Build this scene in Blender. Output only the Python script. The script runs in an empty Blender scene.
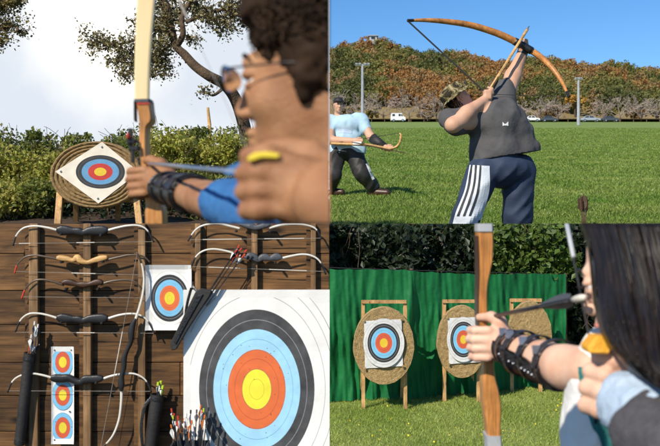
import bpy, bmesh, math, random
import numpy as np
from mathutils import Vector, Matrix, noise
from mathutils.bvhtree import BVHTree

random.seed(7); rng = np.random.default_rng(11)
SC = bpy.context.scene; COL = SC.collection
FPX = 900.0; CU, CV = 329.6, 223.6

def P(u, v, y):
    """a point at depth y seen in direction (u, v)"""
    return Vector(((u - CU) / FPX * y, y, (CV - v) / FPX * y))

# ------------------------------------------------------------------ materials
def _nodes(name):
    m = bpy.data.materials.new(name); m.use_nodes = True
    nt = m.node_tree; b = nt.nodes['Principled BSDF']
    return m, nt, nt.nodes, nt.links, b

def lnk(nt, a, b): nt.links.new(a, b)

def set_spec(b, s):
    b.inputs['Specular IOR Level'].default_value = s

def mat(name, c1, c2=None, scale=5., rough=.6, bump=0., bscale=None, metal=0., spec=.4,
        stretch=(1, 1, 1), island=0., transl=0., detail=6., sheen=0., contrast=(.3, .7), coat=0., hue=0., sss=0.):
    m, nt, N, L, b = _nodes(name)
    b.inputs['Roughness'].default_value = rough; b.inputs['Metallic'].default_value = metal
    set_spec(b, spec)
    if sheen: b.inputs['Sheen Weight'].default_value = sheen
    if coat: b.inputs['Coat Weight'].default_value = coat; b.inputs['Coat Roughness'].default_value = .15
    if sss:
        b.inputs['Subsurface Weight'].default_value = sss
        b.inputs['Subsurface Radius'].default_value = (.012, .004, .002); b.inputs['Subsurface Scale'].default_value = 1.
    tc = N.new('ShaderNodeTexCoord'); mp = N.new('ShaderNodeMapping'); mp.inputs['Scale'].default_value = stretch
    lnk(nt, tc.outputs['Object'], mp.inputs['Vector'])
    no = N.new('ShaderNodeTexNoise'); no.inputs['Scale'].default_value = scale; no.inputs['Detail'].default_value = detail
    lnk(nt, mp.outputs[0], no.inputs['Vector'])
    rp = N.new('ShaderNodeValToRGB'); rp.color_ramp.elements[0].position = contrast[0]; rp.color_ramp.elements[1].position = contrast[1]
    c2 = c2 or c1
    rp.color_ramp.elements[0].color = (*c1, 1); rp.color_ramp.elements[1].color = (*c2, 1)
    lnk(nt, no.outputs['Fac'], rp.inputs['Fac'])
    out = rp.outputs['Color']
    if island or hue:
        g = N.new('ShaderNodeNewGeometry'); h = N.new('ShaderNodeHueSaturation')
        mr = N.new('ShaderNodeMapRange'); mr.inputs[3].default_value = 1 - island; mr.inputs[4].default_value = 1 + island
        lnk(nt, g.outputs['Random Per Island'], mr.inputs[0]); lnk(nt, mr.outputs[0], h.inputs['Value'])
        if hue:
            m2 = N.new('ShaderNodeMath'); m2.operation = 'MULTIPLY'; m2.inputs[1].default_value = 7.31
            m3 = N.new('ShaderNodeMath'); m3.operation = 'FRACT'
            lnk(nt, g.outputs['Random Per Island'], m2.inputs[0]); lnk(nt, m2.outputs[0], m3.inputs[0])
            mh = N.new('ShaderNodeMapRange'); mh.inputs[3].default_value = .5 - hue; mh.inputs[4].default_value = .5 + hue
            lnk(nt, m3.outputs[0], mh.inputs[0]); lnk(nt, mh.outputs[0], h.inputs['Hue'])
        lnk(nt, out, h.inputs['Color']); out = h.outputs['Color']
    lnk(nt, out, b.inputs['Base Color'])
    if bump:
        n2 = N.new('ShaderNodeTexNoise'); n2.inputs['Scale'].default_value = bscale or scale * 4; n2.inputs['Detail'].default_value = 5
        lnk(nt, mp.outputs[0], n2.inputs['Vector'])
        bp = N.new('ShaderNodeBump'); bp.inputs['Strength'].default_value = bump; bp.inputs['Distance'].default_value = .02
        lnk(nt, n2.outputs['Fac'], bp.inputs['Height']); lnk(nt, bp.outputs[0], b.inputs['Normal'])
    if transl:
        t = N.new('ShaderNodeBsdfTranslucent'); mx = N.new('ShaderNodeMixShader'); mx.inputs[0].default_value = transl
        lnk(nt, out, t.inputs['Color']); lnk(nt, b.outputs[0], mx.inputs[1]); lnk(nt, t.outputs[0], mx.inputs[2])
        lnk(nt, mx.outputs[0], N['Material Output'].inputs['Surface'])
    return m

def wood_planks(name, ca, cb, knot, scale=1., rough=.65, axis=0):
    """grain along x (axis 0) or z (axis 2), knots, per-board tone"""
    m, nt, N, L, b = _nodes(name)
    b.inputs['Roughness'].default_value = rough; set_spec(b, .3)
    tc = N.new('ShaderNodeTexCoord'); g = N.new('ShaderNodeNewGeometry')
    off = N.new('ShaderNodeVectorMath'); off.operation = 'MULTIPLY_ADD'
    cmb = N.new('ShaderNodeCombineXYZ')
    for i in range(3): lnk(nt, g.outputs['Random Per Island'], cmb.inputs[i])
    off.inputs[1].default_value = (7, 3, 11)
    lnk(nt, cmb.outputs[0], off.inputs[0]); lnk(nt, tc.outputs['Object'], off.inputs[2])
    mp = N.new('ShaderNodeMapping'); st = [9, 9, 9]; st[axis] = .9
    mp.inputs['Scale'].default_value = [s * scale for s in st]
    lnk(nt, off.outputs[0], mp.inputs['Vector'])
    # knots bend the grain
    mk = N.new('ShaderNodeMapping'); sk = [4.2, 4.2, 4.2]; sk[axis] = 1.7
    mk.inputs['Scale'].default_value = [s * scale for s in sk]
    lnk(nt, off.outputs[0], mk.inputs['Vector'])
    vo = N.new('ShaderNodeTexVoronoi'); vo.inputs['Scale'].default_value = 1.; vo.inputs['Randomness'].default_value = 1.
    lnk(nt, mk.outputs[0], vo.inputs['Vector'])
    kr = N.new('ShaderNodeMapRange'); kr.inputs[1].default_value = .05; kr.inputs[2].default_value = .21; kr.inputs[3].default_value = 1; kr.inputs[4].default_value = 0
    kr.interpolation_type = 'SMOOTHSTEP'
    lnk(nt, vo.outputs['Distance'], kr.inputs[0])
    no = N.new('ShaderNodeTexNoise'); no.inputs['Scale'].default_value = 1.6; no.inputs['Detail'].default_value = 8; no.inputs['Distortion'].default_value = .6
    no.inputs['Roughness'].default_value = .62
    lnk(nt, mp.outputs[0], no.inputs['Vector'])
    rp = N.new('ShaderNodeValToRGB'); rp.color_ramp.elements[0].position = .32; rp.color_ramp.elements[1].position = .68
    rp.color_ramp.elements[0].color = (*ca, 1); rp.color_ramp.elements[1].color = (*cb, 1)
    lnk(nt, no.outputs['Fac'], rp.inputs['Fac'])
    mx = N.new('ShaderNodeMixRGB'); mx.inputs[2].default_value = (*knot, 1)
    lnk(nt, kr.outputs[0], mx.inputs[0]); lnk(nt, rp.outputs['Color'], mx.inputs[1])
    # fine grain streaks
    mg = N.new('ShaderNodeMapping'); sg = [60, 60, 60]; sg[axis] = 2.2; mg.inputs['Scale'].default_value = [s * scale for s in sg]
    lnk(nt, off.outputs[0], mg.inputs['Vector']); ng = N.new('ShaderNodeTexNoise'); ng.inputs['Scale'].default_value = 1.; ng.inputs['Detail'].default_value = 4; ng.inputs['Distortion'].default_value = .4
    lnk(nt, mg.outputs[0], ng.inputs['Vector']); rg = N.new('ShaderNodeMapRange'); rg.inputs[1].default_value = .3; rg.inputs[2].default_value = .7; rg.inputs[3].default_value = .62; rg.inputs[4].default_value = 1.25
    lnk(nt, ng.outputs['Fac'], rg.inputs[0])
    # broad stains
    ns = N.new('ShaderNodeTexNoise'); ns.inputs['Scale'].default_value = 2.3 * scale; ns.inputs['Detail'].default_value = 4
    lnk(nt, off.outputs[0], ns.inputs['Vector'])
    hs = N.new('ShaderNodeHueSaturation')
    m1 = N.new('ShaderNodeMapRange'); m1.inputs[1].default_value = .3; m1.inputs[2].default_value = .7; m1.inputs[3].default_value = .6; m1.inputs[4].default_value = 1.3
    lnk(nt, ns.outputs['Fac'], m1.inputs[0])
    m2 = N.new('ShaderNodeMapRange'); m2.inputs[3].default_value = .55; m2.inputs[4].default_value = 1.3
    lnk(nt, g.outputs['Random Per Island'], m2.inputs[0])
    mm = N.new('ShaderNodeMath'); mm.operation = 'MULTIPLY'
    lnk(nt, m1.outputs[0], mm.inputs[0]); lnk(nt, m2.outputs[0], mm.inputs[1]); m4 = N.new('ShaderNodeMath'); m4.operation = 'MULTIPLY'; lnk(nt, mm.outputs[0], m4.inputs[0]); lnk(nt, rg.outputs[0], m4.inputs[1]); lnk(nt, m4.outputs[0], hs.inputs['Value'])
    lnk(nt, mx.outputs[0], hs.inputs['Color']); lnk(nt, hs.outputs[0], b.inputs['Base Color'])
    bp = N.new('ShaderNodeBump'); bp.inputs['Strength'].default_value = .35; bp.inputs['Distance'].default_value = .006
    lnk(nt, no.outputs['Fac'], bp.inputs['Height']); lnk(nt, bp.outputs[0], b.inputs['Normal'])
    return m

def camo(name, cols, scale):
    m, nt, N, L, b = _nodes(name); b.inputs['Roughness'].default_value = .85; set_spec(b, .2)
    tc = N.new('ShaderNodeTexCoord'); no = N.new('ShaderNodeTexNoise'); no.inputs['Scale'].default_value = scale; no.inputs['Detail'].default_value = 2
    no.inputs['Distortion'].default_value = 1.2
    lnk(nt, tc.outputs['Object'], no.inputs['Vector'])
    rp = N.new('ShaderNodeValToRGB'); cr = rp.color_ramp; cr.interpolation = 'CONSTANT'
    pos = [0, .43, .52, .6]
    cr.elements[0].color = (*cols[0], 1); cr.elements[1].position = pos[1]; cr.elements[1].color = (*cols[1], 1)
    for p, c in zip(pos[2:], cols[2:]):
        e = cr.elements.new(p); e.color = (*c, 1)
    lnk(nt, no.outputs['Fac'], rp.inputs['Fac']); lnk(nt, rp.outputs[0], b.inputs['Base Color'])
    return m

# ------------------------------------------------------------------ objects
def tag(o, label=None, cat=None, group=None, kind=None):
    if label: o['label'] = label
    if cat: o['category'] = cat
    if group: o['group'] = group
    if kind: o['kind'] = kind
    return o

ROOT = {}
def thing(name, label, cat, loc, group=None):
    o = bpy.data.objects.new(name, None); COL.objects.link(o)
    o.location = loc; o.empty_display_size = .05
    ROOT[o] = Vector(loc)
    return tag(o, label, cat, group)

def mesh_obj(name, verts, faces, mats, parent=None, origin=None, mi=None, smooth=False, clip='', bevel=0., disp=None, planes=()):
    """link a mesh given in world coordinates"""
    if origin is None:
        origin = ROOT[parent] if parent else Vector((0, 0, 0))
    origin = Vector(origin)
    me = bpy.data.meshes.new(name)
    V = np.asarray(verts, dtype=float)
    me.from_pydata(V.tolist(), [], [list(map(int, f)) for f in faces] if not isinstance(faces, np.ndarray) else faces.tolist())
    if not isinstance(mats, (list, tuple)): mats = [mats]
    for m in mats: me.materials.append(m)
    if mi is not None: me.polygons.foreach_set('material_index', np.asarray(mi, dtype=np.int32))
    if clip or bevel or disp or planes:
        bm = bmesh.new(); bm.from_mesh(me)
        if disp:
            amp, fr = disp[:2]; bm.normal_update(); fold = disp[2] if len(disp) > 2 else None
            for v in bm.verts:
                p = v.co * fr; q_ = noise.noise(p) + .5 * noise.noise(p * 2.3)
                if fold:      # creases running along a direction
                    a_, f_, d_ = fold; d_ = Vector(d_).normalized(); w_ = (v.co - d_ * v.co.dot(d_) * .82) * f_
                    q_ = q_ * .6 + a_ / amp * (1 - 2.2 * abs(noise.noise(w_))) * (.4 + .6 * max(0, noise.noise(v.co * fr * .5 + Vector((5, 1, 2))) + .5))
                v.co += v.normal * amp * q_
        if bevel:
            bmesh.ops.bevel(bm, geom=list(bm.edges), offset=bevel, segments=1, affect='EDGES', profile=.5)
        for co, no in planes:
            r = bmesh.ops.bisect_plane(bm, geom=list(bm.verts) + list(bm.edges) + list(bm.faces), dist=1e-5, plane_co=co, plane_no=no, clear_outer=True)
            bmesh.ops.holes_fill(bm, edges=[e for e in r['geom_cut'] if isinstance(e, bmesh.types.BMEdge) and e.is_valid and e.is_boundary], sides=0)
        for c in clip.split():
            if c[1] in '<>':
                i_ = 'xyz'.index(c[0]); co = [0, 0, 0]; co[i_] = float(c[2:]); no = [0, 0, 0]; no[i_] = 1 if c[1] == '<' else -1
            else: co, no = {'x-': ((0, 0, 0), (1, 0, 0)), 'x+': ((0, 0, 0), (-1, 0, 0)),
                      'z+': ((0, 0, 0), (0, 0, -1)), 'z-': ((0, 0, 0), (0, 0, 1))}[c]
            r = bmesh.ops.bisect_plane(bm, geom=list(bm.verts) + list(bm.edges) + list(bm.faces), dist=1e-5,
                                       plane_co=co, plane_no=no, clear_outer=True)
            ed = [e for e in r['geom_cut'] if isinstance(e, bmesh.types.BMEdge) and e.is_valid and e.is_boundary]
            if ed:
                try: bmesh.ops.holes_fill(bm, edges=ed, sides=0)
                except Exception: pass
        bm.to_mesh(me); bm.free()
    me.transform(Matrix.Translation(-origin))
    if smooth: me.polygons.foreach_set('use_smooth', [True] * len(me.polygons))
    me.update()
    o = bpy.data.objects.new(name, me); COL.objects.link(o)
    if parent:
        o.parent = parent; ROOT[o] = ROOT[parent]
    else:
        o.location = origin; ROOT[o] = origin
    return o

class MB:
    def __init__(s): s.v = []; s.f = []; s.m = []
    def add(s, vs, fs, m=0):
        k = len(s.v); s.v.extend([tuple(p) for p in vs])
        for f in fs: s.f.append([i + k for i in f]); s.m.append(m)
        return s
    def box(s, c, size, R=None, m=0):
        c = Vector(c); h = Vector(size) / 2; vs = []
        for i in range(8):
            p = Vector(((1 if i & 1 else -1) * h.x, (1 if i & 2 else -1) * h.y, (1 if i & 4 else -1) * h.z))
            vs.append(c + (R @ p if R is not None else p))
        return s.add(vs, [(0, 2, 3, 1), (4, 5, 7, 6), (0, 1, 5, 4), (2, 6, 7, 3), (0, 4, 6, 2), (1, 3, 7, 5)], m)
    def bar(s, a, b, w, t, m=0, up=(0, 1, 0)):
        """rectangular bar from a to b: w across, t along 'up'"""
        a = Vector(a); b = Vector(b); d = (b - a); l = d.length; d.normalize()
        u = Vector(up); u = (u - d * u.dot(d)).normalized(); x = d.cross(u)
        R = Matrix((x, u, d)).transposed()
        return s.box((a + b) / 2, (w, t, l), R, m)
    def tube(s, pts, r, n=8, m=0, flat=None, up=None, closed=False):
        """r: number or list; flat: factor squashing the section along 'up'"""
        pts = [Vector(p) for p in pts]; k = len(pts)
        if not isinstance(r, (list, tuple, np.ndarray)): r = [r] * k
        ref = Vector(up) if up else None; vs = []; prev = None
        for i, p in enumerate(pts):
            if closed: d = pts[(i + 1) % k] - pts[i - 1]
            else: d = pts[min(i + 1, k - 1)] - pts[max(i - 1, 0)]
            if d.length < 1e-9: d = Vector((0, 0, 1))
            d.normalize()
            if ref: a = ref
            elif prev is not None: a = prev
            else: a = Vector((0, 0, 1)) if abs(d.z) < .9 else Vector((1, 0, 0))
            a = a - d * a.dot(d)
            if a.length < 1e-6: a = d.orthogonal()
            a.normalize(); prev = a; b = d.cross(a)
            rr = r[i]
            for j in range(n):
                t = 2 * math.pi * j / n
                vs.append(p + a * (math.cos(t) * rr * (flat if flat else 1)) + b * (math.sin(t) * rr))
        fs = []
        for i in range(k if closed else k - 1):
            i2 = (i + 1) % k
            for j in range(n):
                j2 = (j + 1) % n
                fs.append((i * n + j, i * n + j2, i2 * n + j2, i2 * n + j))
        if not closed:
            fs.append(tuple(range(n))[::-1]); fs.append(tuple((k - 1) * n + j for j in range(n)))
        return s.add(vs, fs, m)
    def prism(s, outline, off, m=0):
        o = [Vector(p) for p in outline]; off = Vector(off); k = len(o)
        return s.add(o + [p + off for p in o], [tuple(range(k)), tuple(range(2 * k - 1, k - 1, -1))] +
                     [(i, i + k, (i + 1) % k + k, (i + 1) % k) for i in range(k)], m)
    def lathe(s, c, ux, uy, ax, prof, n=32, m=0, mats=None):
        """profile [(r, h)] about axis ax through c, ux/uy span the section (lengths scale it)"""
        c = Vector(c); ux = Vector(ux); uy = Vector(uy); ax = Vector(ax); vs = []; k = len(prof)
        for r, h in prof:
            for j in range(n):
                t = 2 * math.pi * j / n
                vs.append(c + ux * (r * math.cos(t)) + uy * (r * math.sin(t)) + ax * h)
        b = len(s.v); s.v.extend([tuple(p) for p in vs])
        for i in range(k - 1):
            for j in range(n):
                j2 = (j + 1) % n
                s.f.append([b + i * n + j, b + i * n + j2, b + (i + 1) * n + j2, b + (i + 1) * n + j])
                s.m.append(mats[i] if mats else m)
        s.f.append([b + j for j in range(n)][::-1]); s.m.append(mats[0] if mats else m)
        s.f.append([b + (k - 1) * n + j for j in range(n)]); s.m.append(mats[-1] if mats else m)
        return s
    def ball(s, c, r, m=0, n=12, k=8, R=None):
        c = Vector(c); r = Vector(r) if hasattr(r, '__len__') else Vector((r, r, r))
        vs = []; fs = []
        for i in range(k + 1):
            th = math.pi * i / k
            for j in range(n):
                ph = 2 * math.pi * j / n
                p = Vector((math.sin(th) * math.cos(ph) * r.x, math.sin(th) * math.sin(ph) * r.y, math.cos(th) * r.z))
                vs.append(c + (R @ p if R is not None else p))
        for i in range(k):
            for j in range(n):
                j2 = (j + 1) % n
                fs.append((i * n + j, (i + 1) * n + j, (i + 1) * n + j2, i * n + j2))
        return s.add(vs, fs, m)
    def build(s, name, mats, parent=None, origin=None, smooth=False, clip='', bevel=0., disp=None):
        if parent is None and origin is None:
            V = np.array(s.v); origin = ((V[:, 0].min() + V[:, 0].max()) / 2, (V[:, 1].min() + V[:, 1].max()) / 2, V[:, 2].min())
        return mesh_obj(name, s.v, s.f, mats, parent, origin, s.m if isinstance(mats, (list, tuple)) else None, smooth, clip, bevel, disp)

def spline(pts, n=8):
    """Catmull-Rom through pts (tuples of any length)"""
    A = np.array([list(p) for p in pts], float); A = np.vstack([2 * A[0] - A[1], A, 2 * A[-1] - A[-2]]); out = []
    for i in range(1, len(A) - 2):
        for t in np.linspace(0, 1, n, endpoint=False):
            p0, p1, p2, p3 = A[i - 1:i + 3]
            out.append(.5 * (2 * p1 + (p2 - p0) * t + (2 * p0 - 5 * p1 + 4 * p2 - p3) * t ** 2 + (-p0 + 3 * p1 - 3 * p2 + p3) * t ** 3))
    out.append(A[-2]); return out

def pxspline(pts, n=8):
    """pts (u, v, y) -> world polyline"""
    return [P(*p) for p in spline(pts, n)]

# ------------------------------------------------------------------ smooth implicit bodies
class SDF:
    def __init__(s, k=.02): s.p = []; s.k = k
    def cap(s, a, b, ra, rb=None, k=None):
        s.p.append(('c', np.array(a, float), np.array(b, float), ra, ra if rb is None else rb, k or s.k, 1)); return s
    def chain(s, pts, rs, k=None):
        for i in range(len(pts) - 1): s.cap(pts[i], pts[i + 1], rs[i], rs[i + 1], k)
        return s
    def ell(s, c, r, R=None, k=None, sub=False):
        s.p.append(('e', np.array(c, float), np.array(r, float), None if R is None else np.array(R), 0, k or s.k, -1 if sub else 1)); return s
    def mesh(s, h):
        lo = []; hi = []
        for t in s.p:
            if t[6] < 0: continue
            if t[0] == 'c':
                r = max(t[3], t[4]); lo.append(np.minimum(t[1], t[2]) - r); hi.append(np.maximum(t[1], t[2]) + r)
            else:
                r = t[2].max(); lo.append(t[1] - r); hi.append(t[1] + r)
        lo = np.min(lo, 0) - 4 * h - s.k; hi = np.max(hi, 0) + 4 * h + s.k
        n = np.ceil((hi - lo) / h).astype(int) + 1
        F = np.full(n, 1., dtype=np.float32)
        ax = [lo[i] + h * np.arange(n[i]) for i in range(3)]
        for t in s.p:
            k = t[5]
            if t[0] == 'c':
                r = max(t[3], t[4]); a = np.minimum(t[1], t[2]) - r; b = np.maximum(t[1], t[2]) + r
            else: a = t[1] - t[2].max(); b = t[1] + t[2].max()
            pad = 2 * k + 4 * h
            i0 = np.clip(np.floor((a - pad - lo) / h).astype(int), 0, n); i1 = np.clip(np.ceil((b + pad - lo) / h).astype(int) + 1, 0, n)
            if (i1 <= i0).any(): continue
            sl = tuple(slice(i0[i], i1[i]) for i in range(3))
            X = ax[0][sl[0]][:, None, None]; Y = ax[1][sl[1]][None, :, None]; Z = ax[2][sl[2]][None, None, :]
            if t[0] == 'c':
                A, B = t[1], t[2]; d = B - A; l2 = max(d @ d, 1e-12)
                q = np.clip(((X - A[0]) * d[0] + (Y - A[1]) * d[1] + (Z - A[2]) * d[2]) / l2, 0, 1)
                D = np.sqrt((X - A[0] - q * d[0]) ** 2 + (Y - A[1] - q * d[1]) ** 2 + (Z - A[2] - q * d[2]) ** 2) - (t[3] + (t[4] - t[3]) * q)
            else:
                x, y, z = X - t[1][0], Y - t[1][1], Z - t[1][2]
                if t[3] is not None:
                    R = t[3]   # columns = local axes
                    x, y, z = (x * R[0, 0] + y * R[1, 0] + z * R[2, 0], x * R[0, 1] + y * R[1, 1] + z * R[2, 1], x * R[0, 2] + y * R[1, 2] + z * R[2, 2])
                r = t[2]
                k0 = np.sqrt((x / r[0]) ** 2 + (y / r[1]) ** 2 + (z / r[2]) ** 2)
                k1 = np.sqrt((x / r[0] ** 2) ** 2 + (y / r[1] ** 2) ** 2 + (z / r[2] ** 2) ** 2) + 1e-9
                D = k0 * (k0 - 1) / k1
            G = F[sl]
            if t[6] < 0:
                D = -D; hh = np.clip(.5 - .5 * (G - D) / k, 0, 1)   # smooth max
                F[sl] = G * (1 - hh) + D * hh + k * hh * (1 - hh)
            else:
                hh = np.clip(.5 + .5 * (G - D) / k, 0, 1)
                F[sl] = G * (1 - hh) + D * hh - k * hh * (1 - hh)
        return nets(F, lo, h)

def nets(F, lo, h):
    I = F < 0
    offs = [(a, b, c) for a in (0, 1) for b in (0, 1) for c in (0, 1)]
    n = np.array(F.shape) - 1
    S = sum(I[a:a + n[0], b:b + n[1], c:c + n[2]].astype(np.int8) for a, b, c in offs)
    act = np.argwhere((S > 0) & (S < 8))
    vals = np.stack([F[act[:, 0] + a, act[:, 1] + b, act[:, 2] + c] for a, b, c in offs], 1)
    acc = np.zeros((len(act), 3)); cnt = np.zeros(len(act))
    for i, oa in enumerate(offs):
        for j, ob in enumerate(offs):
            if j > i and sum(abs(p - q) for p, q in zip(oa, ob)) == 1:
                va, vb = vals[:, i], vals[:, j]; cr = (va < 0) != (vb < 0)
                t = np.where(cr, va / np.where(cr, va - vb, 1), 0)
                pos = np.array(oa)[None] + t[:, None] * (np.array(ob) - np.array(oa))[None]
                acc[cr] += pos[cr]; cnt[cr] += 1
    V = lo + h * (act + acc / cnt[:, None])
    idx = np.full(tuple(n), -1, np.int64); idx[act[:, 0], act[:, 1], act[:, 2]] = np.arange(len(act))
    fs = []
    for ax in range(3):
        u, w = (ax + 1) % 3, (ax + 2) % 3
        a = np.take(I, range(0, F.shape[ax] - 1), ax); b = np.take(I, range(1, F.shape[ax]), ax)
        e = np.argwhere(a != b); e = e[(e[:, u] > 0) & (e[:, w] > 0) & (e[:, u] < n[u]) & (e[:, w] < n[w])]
        fl = a[e[:, 0], e[:, 1], e[:, 2]]
        q = []
        for du, dw in ((-1, -1), (0, -1), (0, 0), (-1, 0)):
            c = e.copy(); c[:, u] += du; c[:, w] += dw; q.append(idx[c[:, 0], c[:, 1], c[:, 2]])
        q = np.stack(q, 1); q[~fl] = q[~fl][:, ::-1]; fs.append(q)
    return V, np.concatenate(fs)

def frame(fwd, up=(0, 0, 1)):
    """matrix whose columns are right, forward, up"""
    f = Vector(fwd).normalized(); u = Vector(up); u = (u - f * u.dot(f)).normalized(); r = f.cross(u)
    return Matrix((r, f, u)).transposed()

def head(S, c, R, s=1., k=.012, ears=True, neck=True, fem=False, neck_to=None):
    """human head: c between the eyes' level and the ears, columns of R right / forward / up"""
    c = Vector(c); T = lambda x, y, z: c + R @ (Vector((x, y, z)) * s); Rn = np.array(R); k *= s
    E = lambda p, r, kk=k, sub=False: S.ell(T(*p), np.array(r) * s, Rn, kk, sub)
    E((0, -.018, .035), (.074, .095, .086)); E((0, .028, -.03), (.060, .064, .085), .03 * s)
    E((0, .042, -.085), (.043, .043, .028), .025 * s); E((0, .078, -.103), (.017, .015, .015), .02 * s)
    for q in (-1, 1):
        E((q * .038, .058, -.03), (.019, .022, .022), .02 * s)
        E((q * .0125, .098, -.040), (.0085, .010, .008), .006 * s)
        if ears:
            E((q * .076, -.018, -.008), (.008, .017, .031), .006 * s); E((q * .082, -.026, .003), (.006, .011, .024), .004 * s); E((q * .082, -.018, -.006), (.009, .006, .012), .004 * s, True)
    S.cap(T(-.032, .080, .022), T(.032, .080, .022), (.007 if fem else .010) * s, None, .018 * s)
    S.cap(T(0, .089, .008), T(0, .107, -.034), .0085 * s, .0098 * s, .010 * s)
    for q in (-1, 1): E((q * .031, .101, .0), (.016, .011, .011), .010 * s, True)
    for q in (-1, 1): E((q * .031, .0785, .0062), (.0155, .0135, .0082), .003 * s); E((q * .031, .0775, -.0085), (.0145, .0125, .0052), .003 * s)
    S.cap(T(-.019, .09, -.067), T(.019, .09, -.067), .0065 * s, None, .005 * s); S.cap(T(0, .097, -.066), T(0, .0971, -.066), .0068 * s, None, .006 * s)
    S.cap(T(-.014, .09, -.080), T(.014, .09, -.080), .0075 * s, None, .005 * s)
    if neck: S.cap(T(0, -.025, -.06), T(0, -.045, -.19), (.05 if fem else .058) * s, (.05 if fem else .062) * s, .03 * s)
    return T

def rays(bv, uvs, off=.004):
    """points of a surface met along the directions (u, v)"""
    out = []
    for u, v in uvs:
        d = P(u, v, 1).normalized(); h = bv.ray_cast(Vector((0, 0, 0)), d)
        out.append(None if h[0] is None else h[0] + h[1] * off * (1 if h[1].dot(d) < 0 else -1))
    return out

def patch(mb, bv, A, B, n, w=2, off=.004, m=0):
    """strip lying on a surface between pixel polylines A and B"""
    a = spline(A, n); b = spline(B, n); g = []
    for p, q in zip(a, b): g.append(rays(bv, [tuple(p + (q - p) * t) for t in np.linspace(0, 1, w + 1)], off))
    for i in range(len(g) - 1):
        for j in range(w):
            qd = [g[i][j], g[i][j + 1], g[i + 1][j + 1], g[i + 1][j]]
            if all(x is not None for x in qd): mb.add(qd, [(0, 1, 2, 3)], m)

def bvh(V, Fc): return BVHTree.FromPolygons([tuple(p) for p in V], [tuple(map(int, f)) for f in Fc])

def bvh_of(o):
    off = ROOT[o]
    return BVHTree.FromPolygons([tuple(v.co + off) for v in o.data.vertices], [tuple(p.vertices) for p in o.data.polygons])

def wrapped(bv, c, d, dirs, off):
    """points just outside a limb, found by looking out from its axis"""
    out = []
    for v in dirs:
        h = bv.ray_cast(Vector(c), Vector(v).normalized(), .3)
        out.append((h[0] if h[0] is not None else Vector(c) + Vector(v).normalized() * .06) + Vector(v).normalized() * off)
    return out

def around(d, n, a0=0., a1=360.):
    """directions round axis d; 0 faces -y (towards the viewer's side), 90 upward"""
    d = Vector(d).normalized(); a = Vector((0, -1, 0)); a = (a - d * a.dot(d)).normalized(); b = Vector((0, 0, 1)); b = (b - d * b.dot(d) - a * b.dot(a)).normalized()
    return [a * math.cos(math.radians(t)) + b * math.sin(math.radians(t)) for t in np.linspace(a0, a1, n)]

def cuffing(bv, axis, n, a0, a1, off, th):
    """sheet with thickness wrapped round a limb along 'axis' points"""
    mb = MB(); full = abs(a1 - a0) >= 360; m = n + 1; vs = []; vi = []
    for i, c in enumerate(axis):
        d = Vector(axis[min(i + 1, len(axis) - 1)]) - Vector(axis[max(i - 1, 0)]); D = around(d, m, a0, a1)
        vs += wrapped(bv, c, d, D, off + th); vi += wrapped(bv, c, d, D, off)
    L_ = len(axis); N = len(vs); fs = [(i * m + j, (i + 1) * m + j, (i + 1) * m + j + 1, i * m + j + 1) for i in range(L_ - 1) for j in range(n)]
    bd = list(range(m)) + [i * m + n for i in range(1, L_)] + [(L_ - 1) * m + j for j in range(n - 1, -1, -1)] + [i * m for i in range(L_ - 2, 0, -1)]
    mb.add(vs + vi, fs + [tuple(i + N for i in f)[::-1] for f in fs] + [(bd[k], bd[k] + N, bd[(k + 1) % len(bd)] + N, bd[(k + 1) % len(bd)]) for k in range(len(bd))])
    return mb

# ------------------------------------------------------------------ leaves and grass
def leaves(pts, size, aspect=.5, up=.3, jit=.4, r=None):
    """one small folded rhombus per point; returns verts, quads"""
    r = r or rng
    pts = np.asarray(pts, float); n = len(pts)
    d = r.normal(size=(n, 3)); d[:, 2] -= up; d /= np.linalg.norm(d, axis=1)[:, None]
    a = r.normal(size=(n, 3)); a -= d * (a * d).sum(1)[:, None]; a /= np.linalg.norm(a, axis=1)[:, None]
    sz = size * (1 + jit * r.uniform(-1, 1, n))[:, None]
    nn = np.cross(d, a)
    p0 = pts - d * sz * .5; p2 = pts + d * sz * .5
    p1 = pts + a * sz * aspect * .5 + nn * sz * .06 - d * sz * .08; p3 = pts - a * sz * aspect * .5 + nn * sz * .06 - d * sz * .08
    V = np.stack([p0, p1, p2, p3], 1).reshape(-1, 3)
    return V, np.arange(4 * n).reshape(n, 4)

def blades(base, hgt, wid, lean=.35, r=None):
    r = r or rng; n = len(base); t = r.uniform(0, 2 * np.pi, n)
    w = np.stack([np.cos(t), np.sin(t), 0 * t], 1) * (wid * (.6 + .8 * r.uniform(size=n)))[:, None]
    h = hgt * (.5 + r.uniform(size=n))
    tip = base + np.stack([r.normal(0, lean, n) * h, r.normal(0, lean, n) * h, h], 1)
    V = np.stack([base - w, base + w, tip], 1).reshape(-1, 3)
    return V, np.arange(3 * n).reshape(n, 3)

def clumpy(n, c, rad, nclump, crad, r=None, shell=.55):
    """points gathered in clumps spread through an ellipsoid"""
    r = r or rng
    d = r.normal(size=(nclump, 3)); d /= np.linalg.norm(d, axis=1)[:, None]
    q = d * (shell + (1 - shell) * r.uniform(size=(nclump, 1))) * np.array(rad) + np.array(c)
    k = r.integers(0, nclump, n)
    o = r.normal(size=(n, 3)); o /= np.linalg.norm(o, axis=1)[:, None]
    return q[k] + o * crad * (r.uniform(size=(n, 1)) ** .5) * (.6 + .8 * r.uniform(size=(nclump, 1)))[k]

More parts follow.
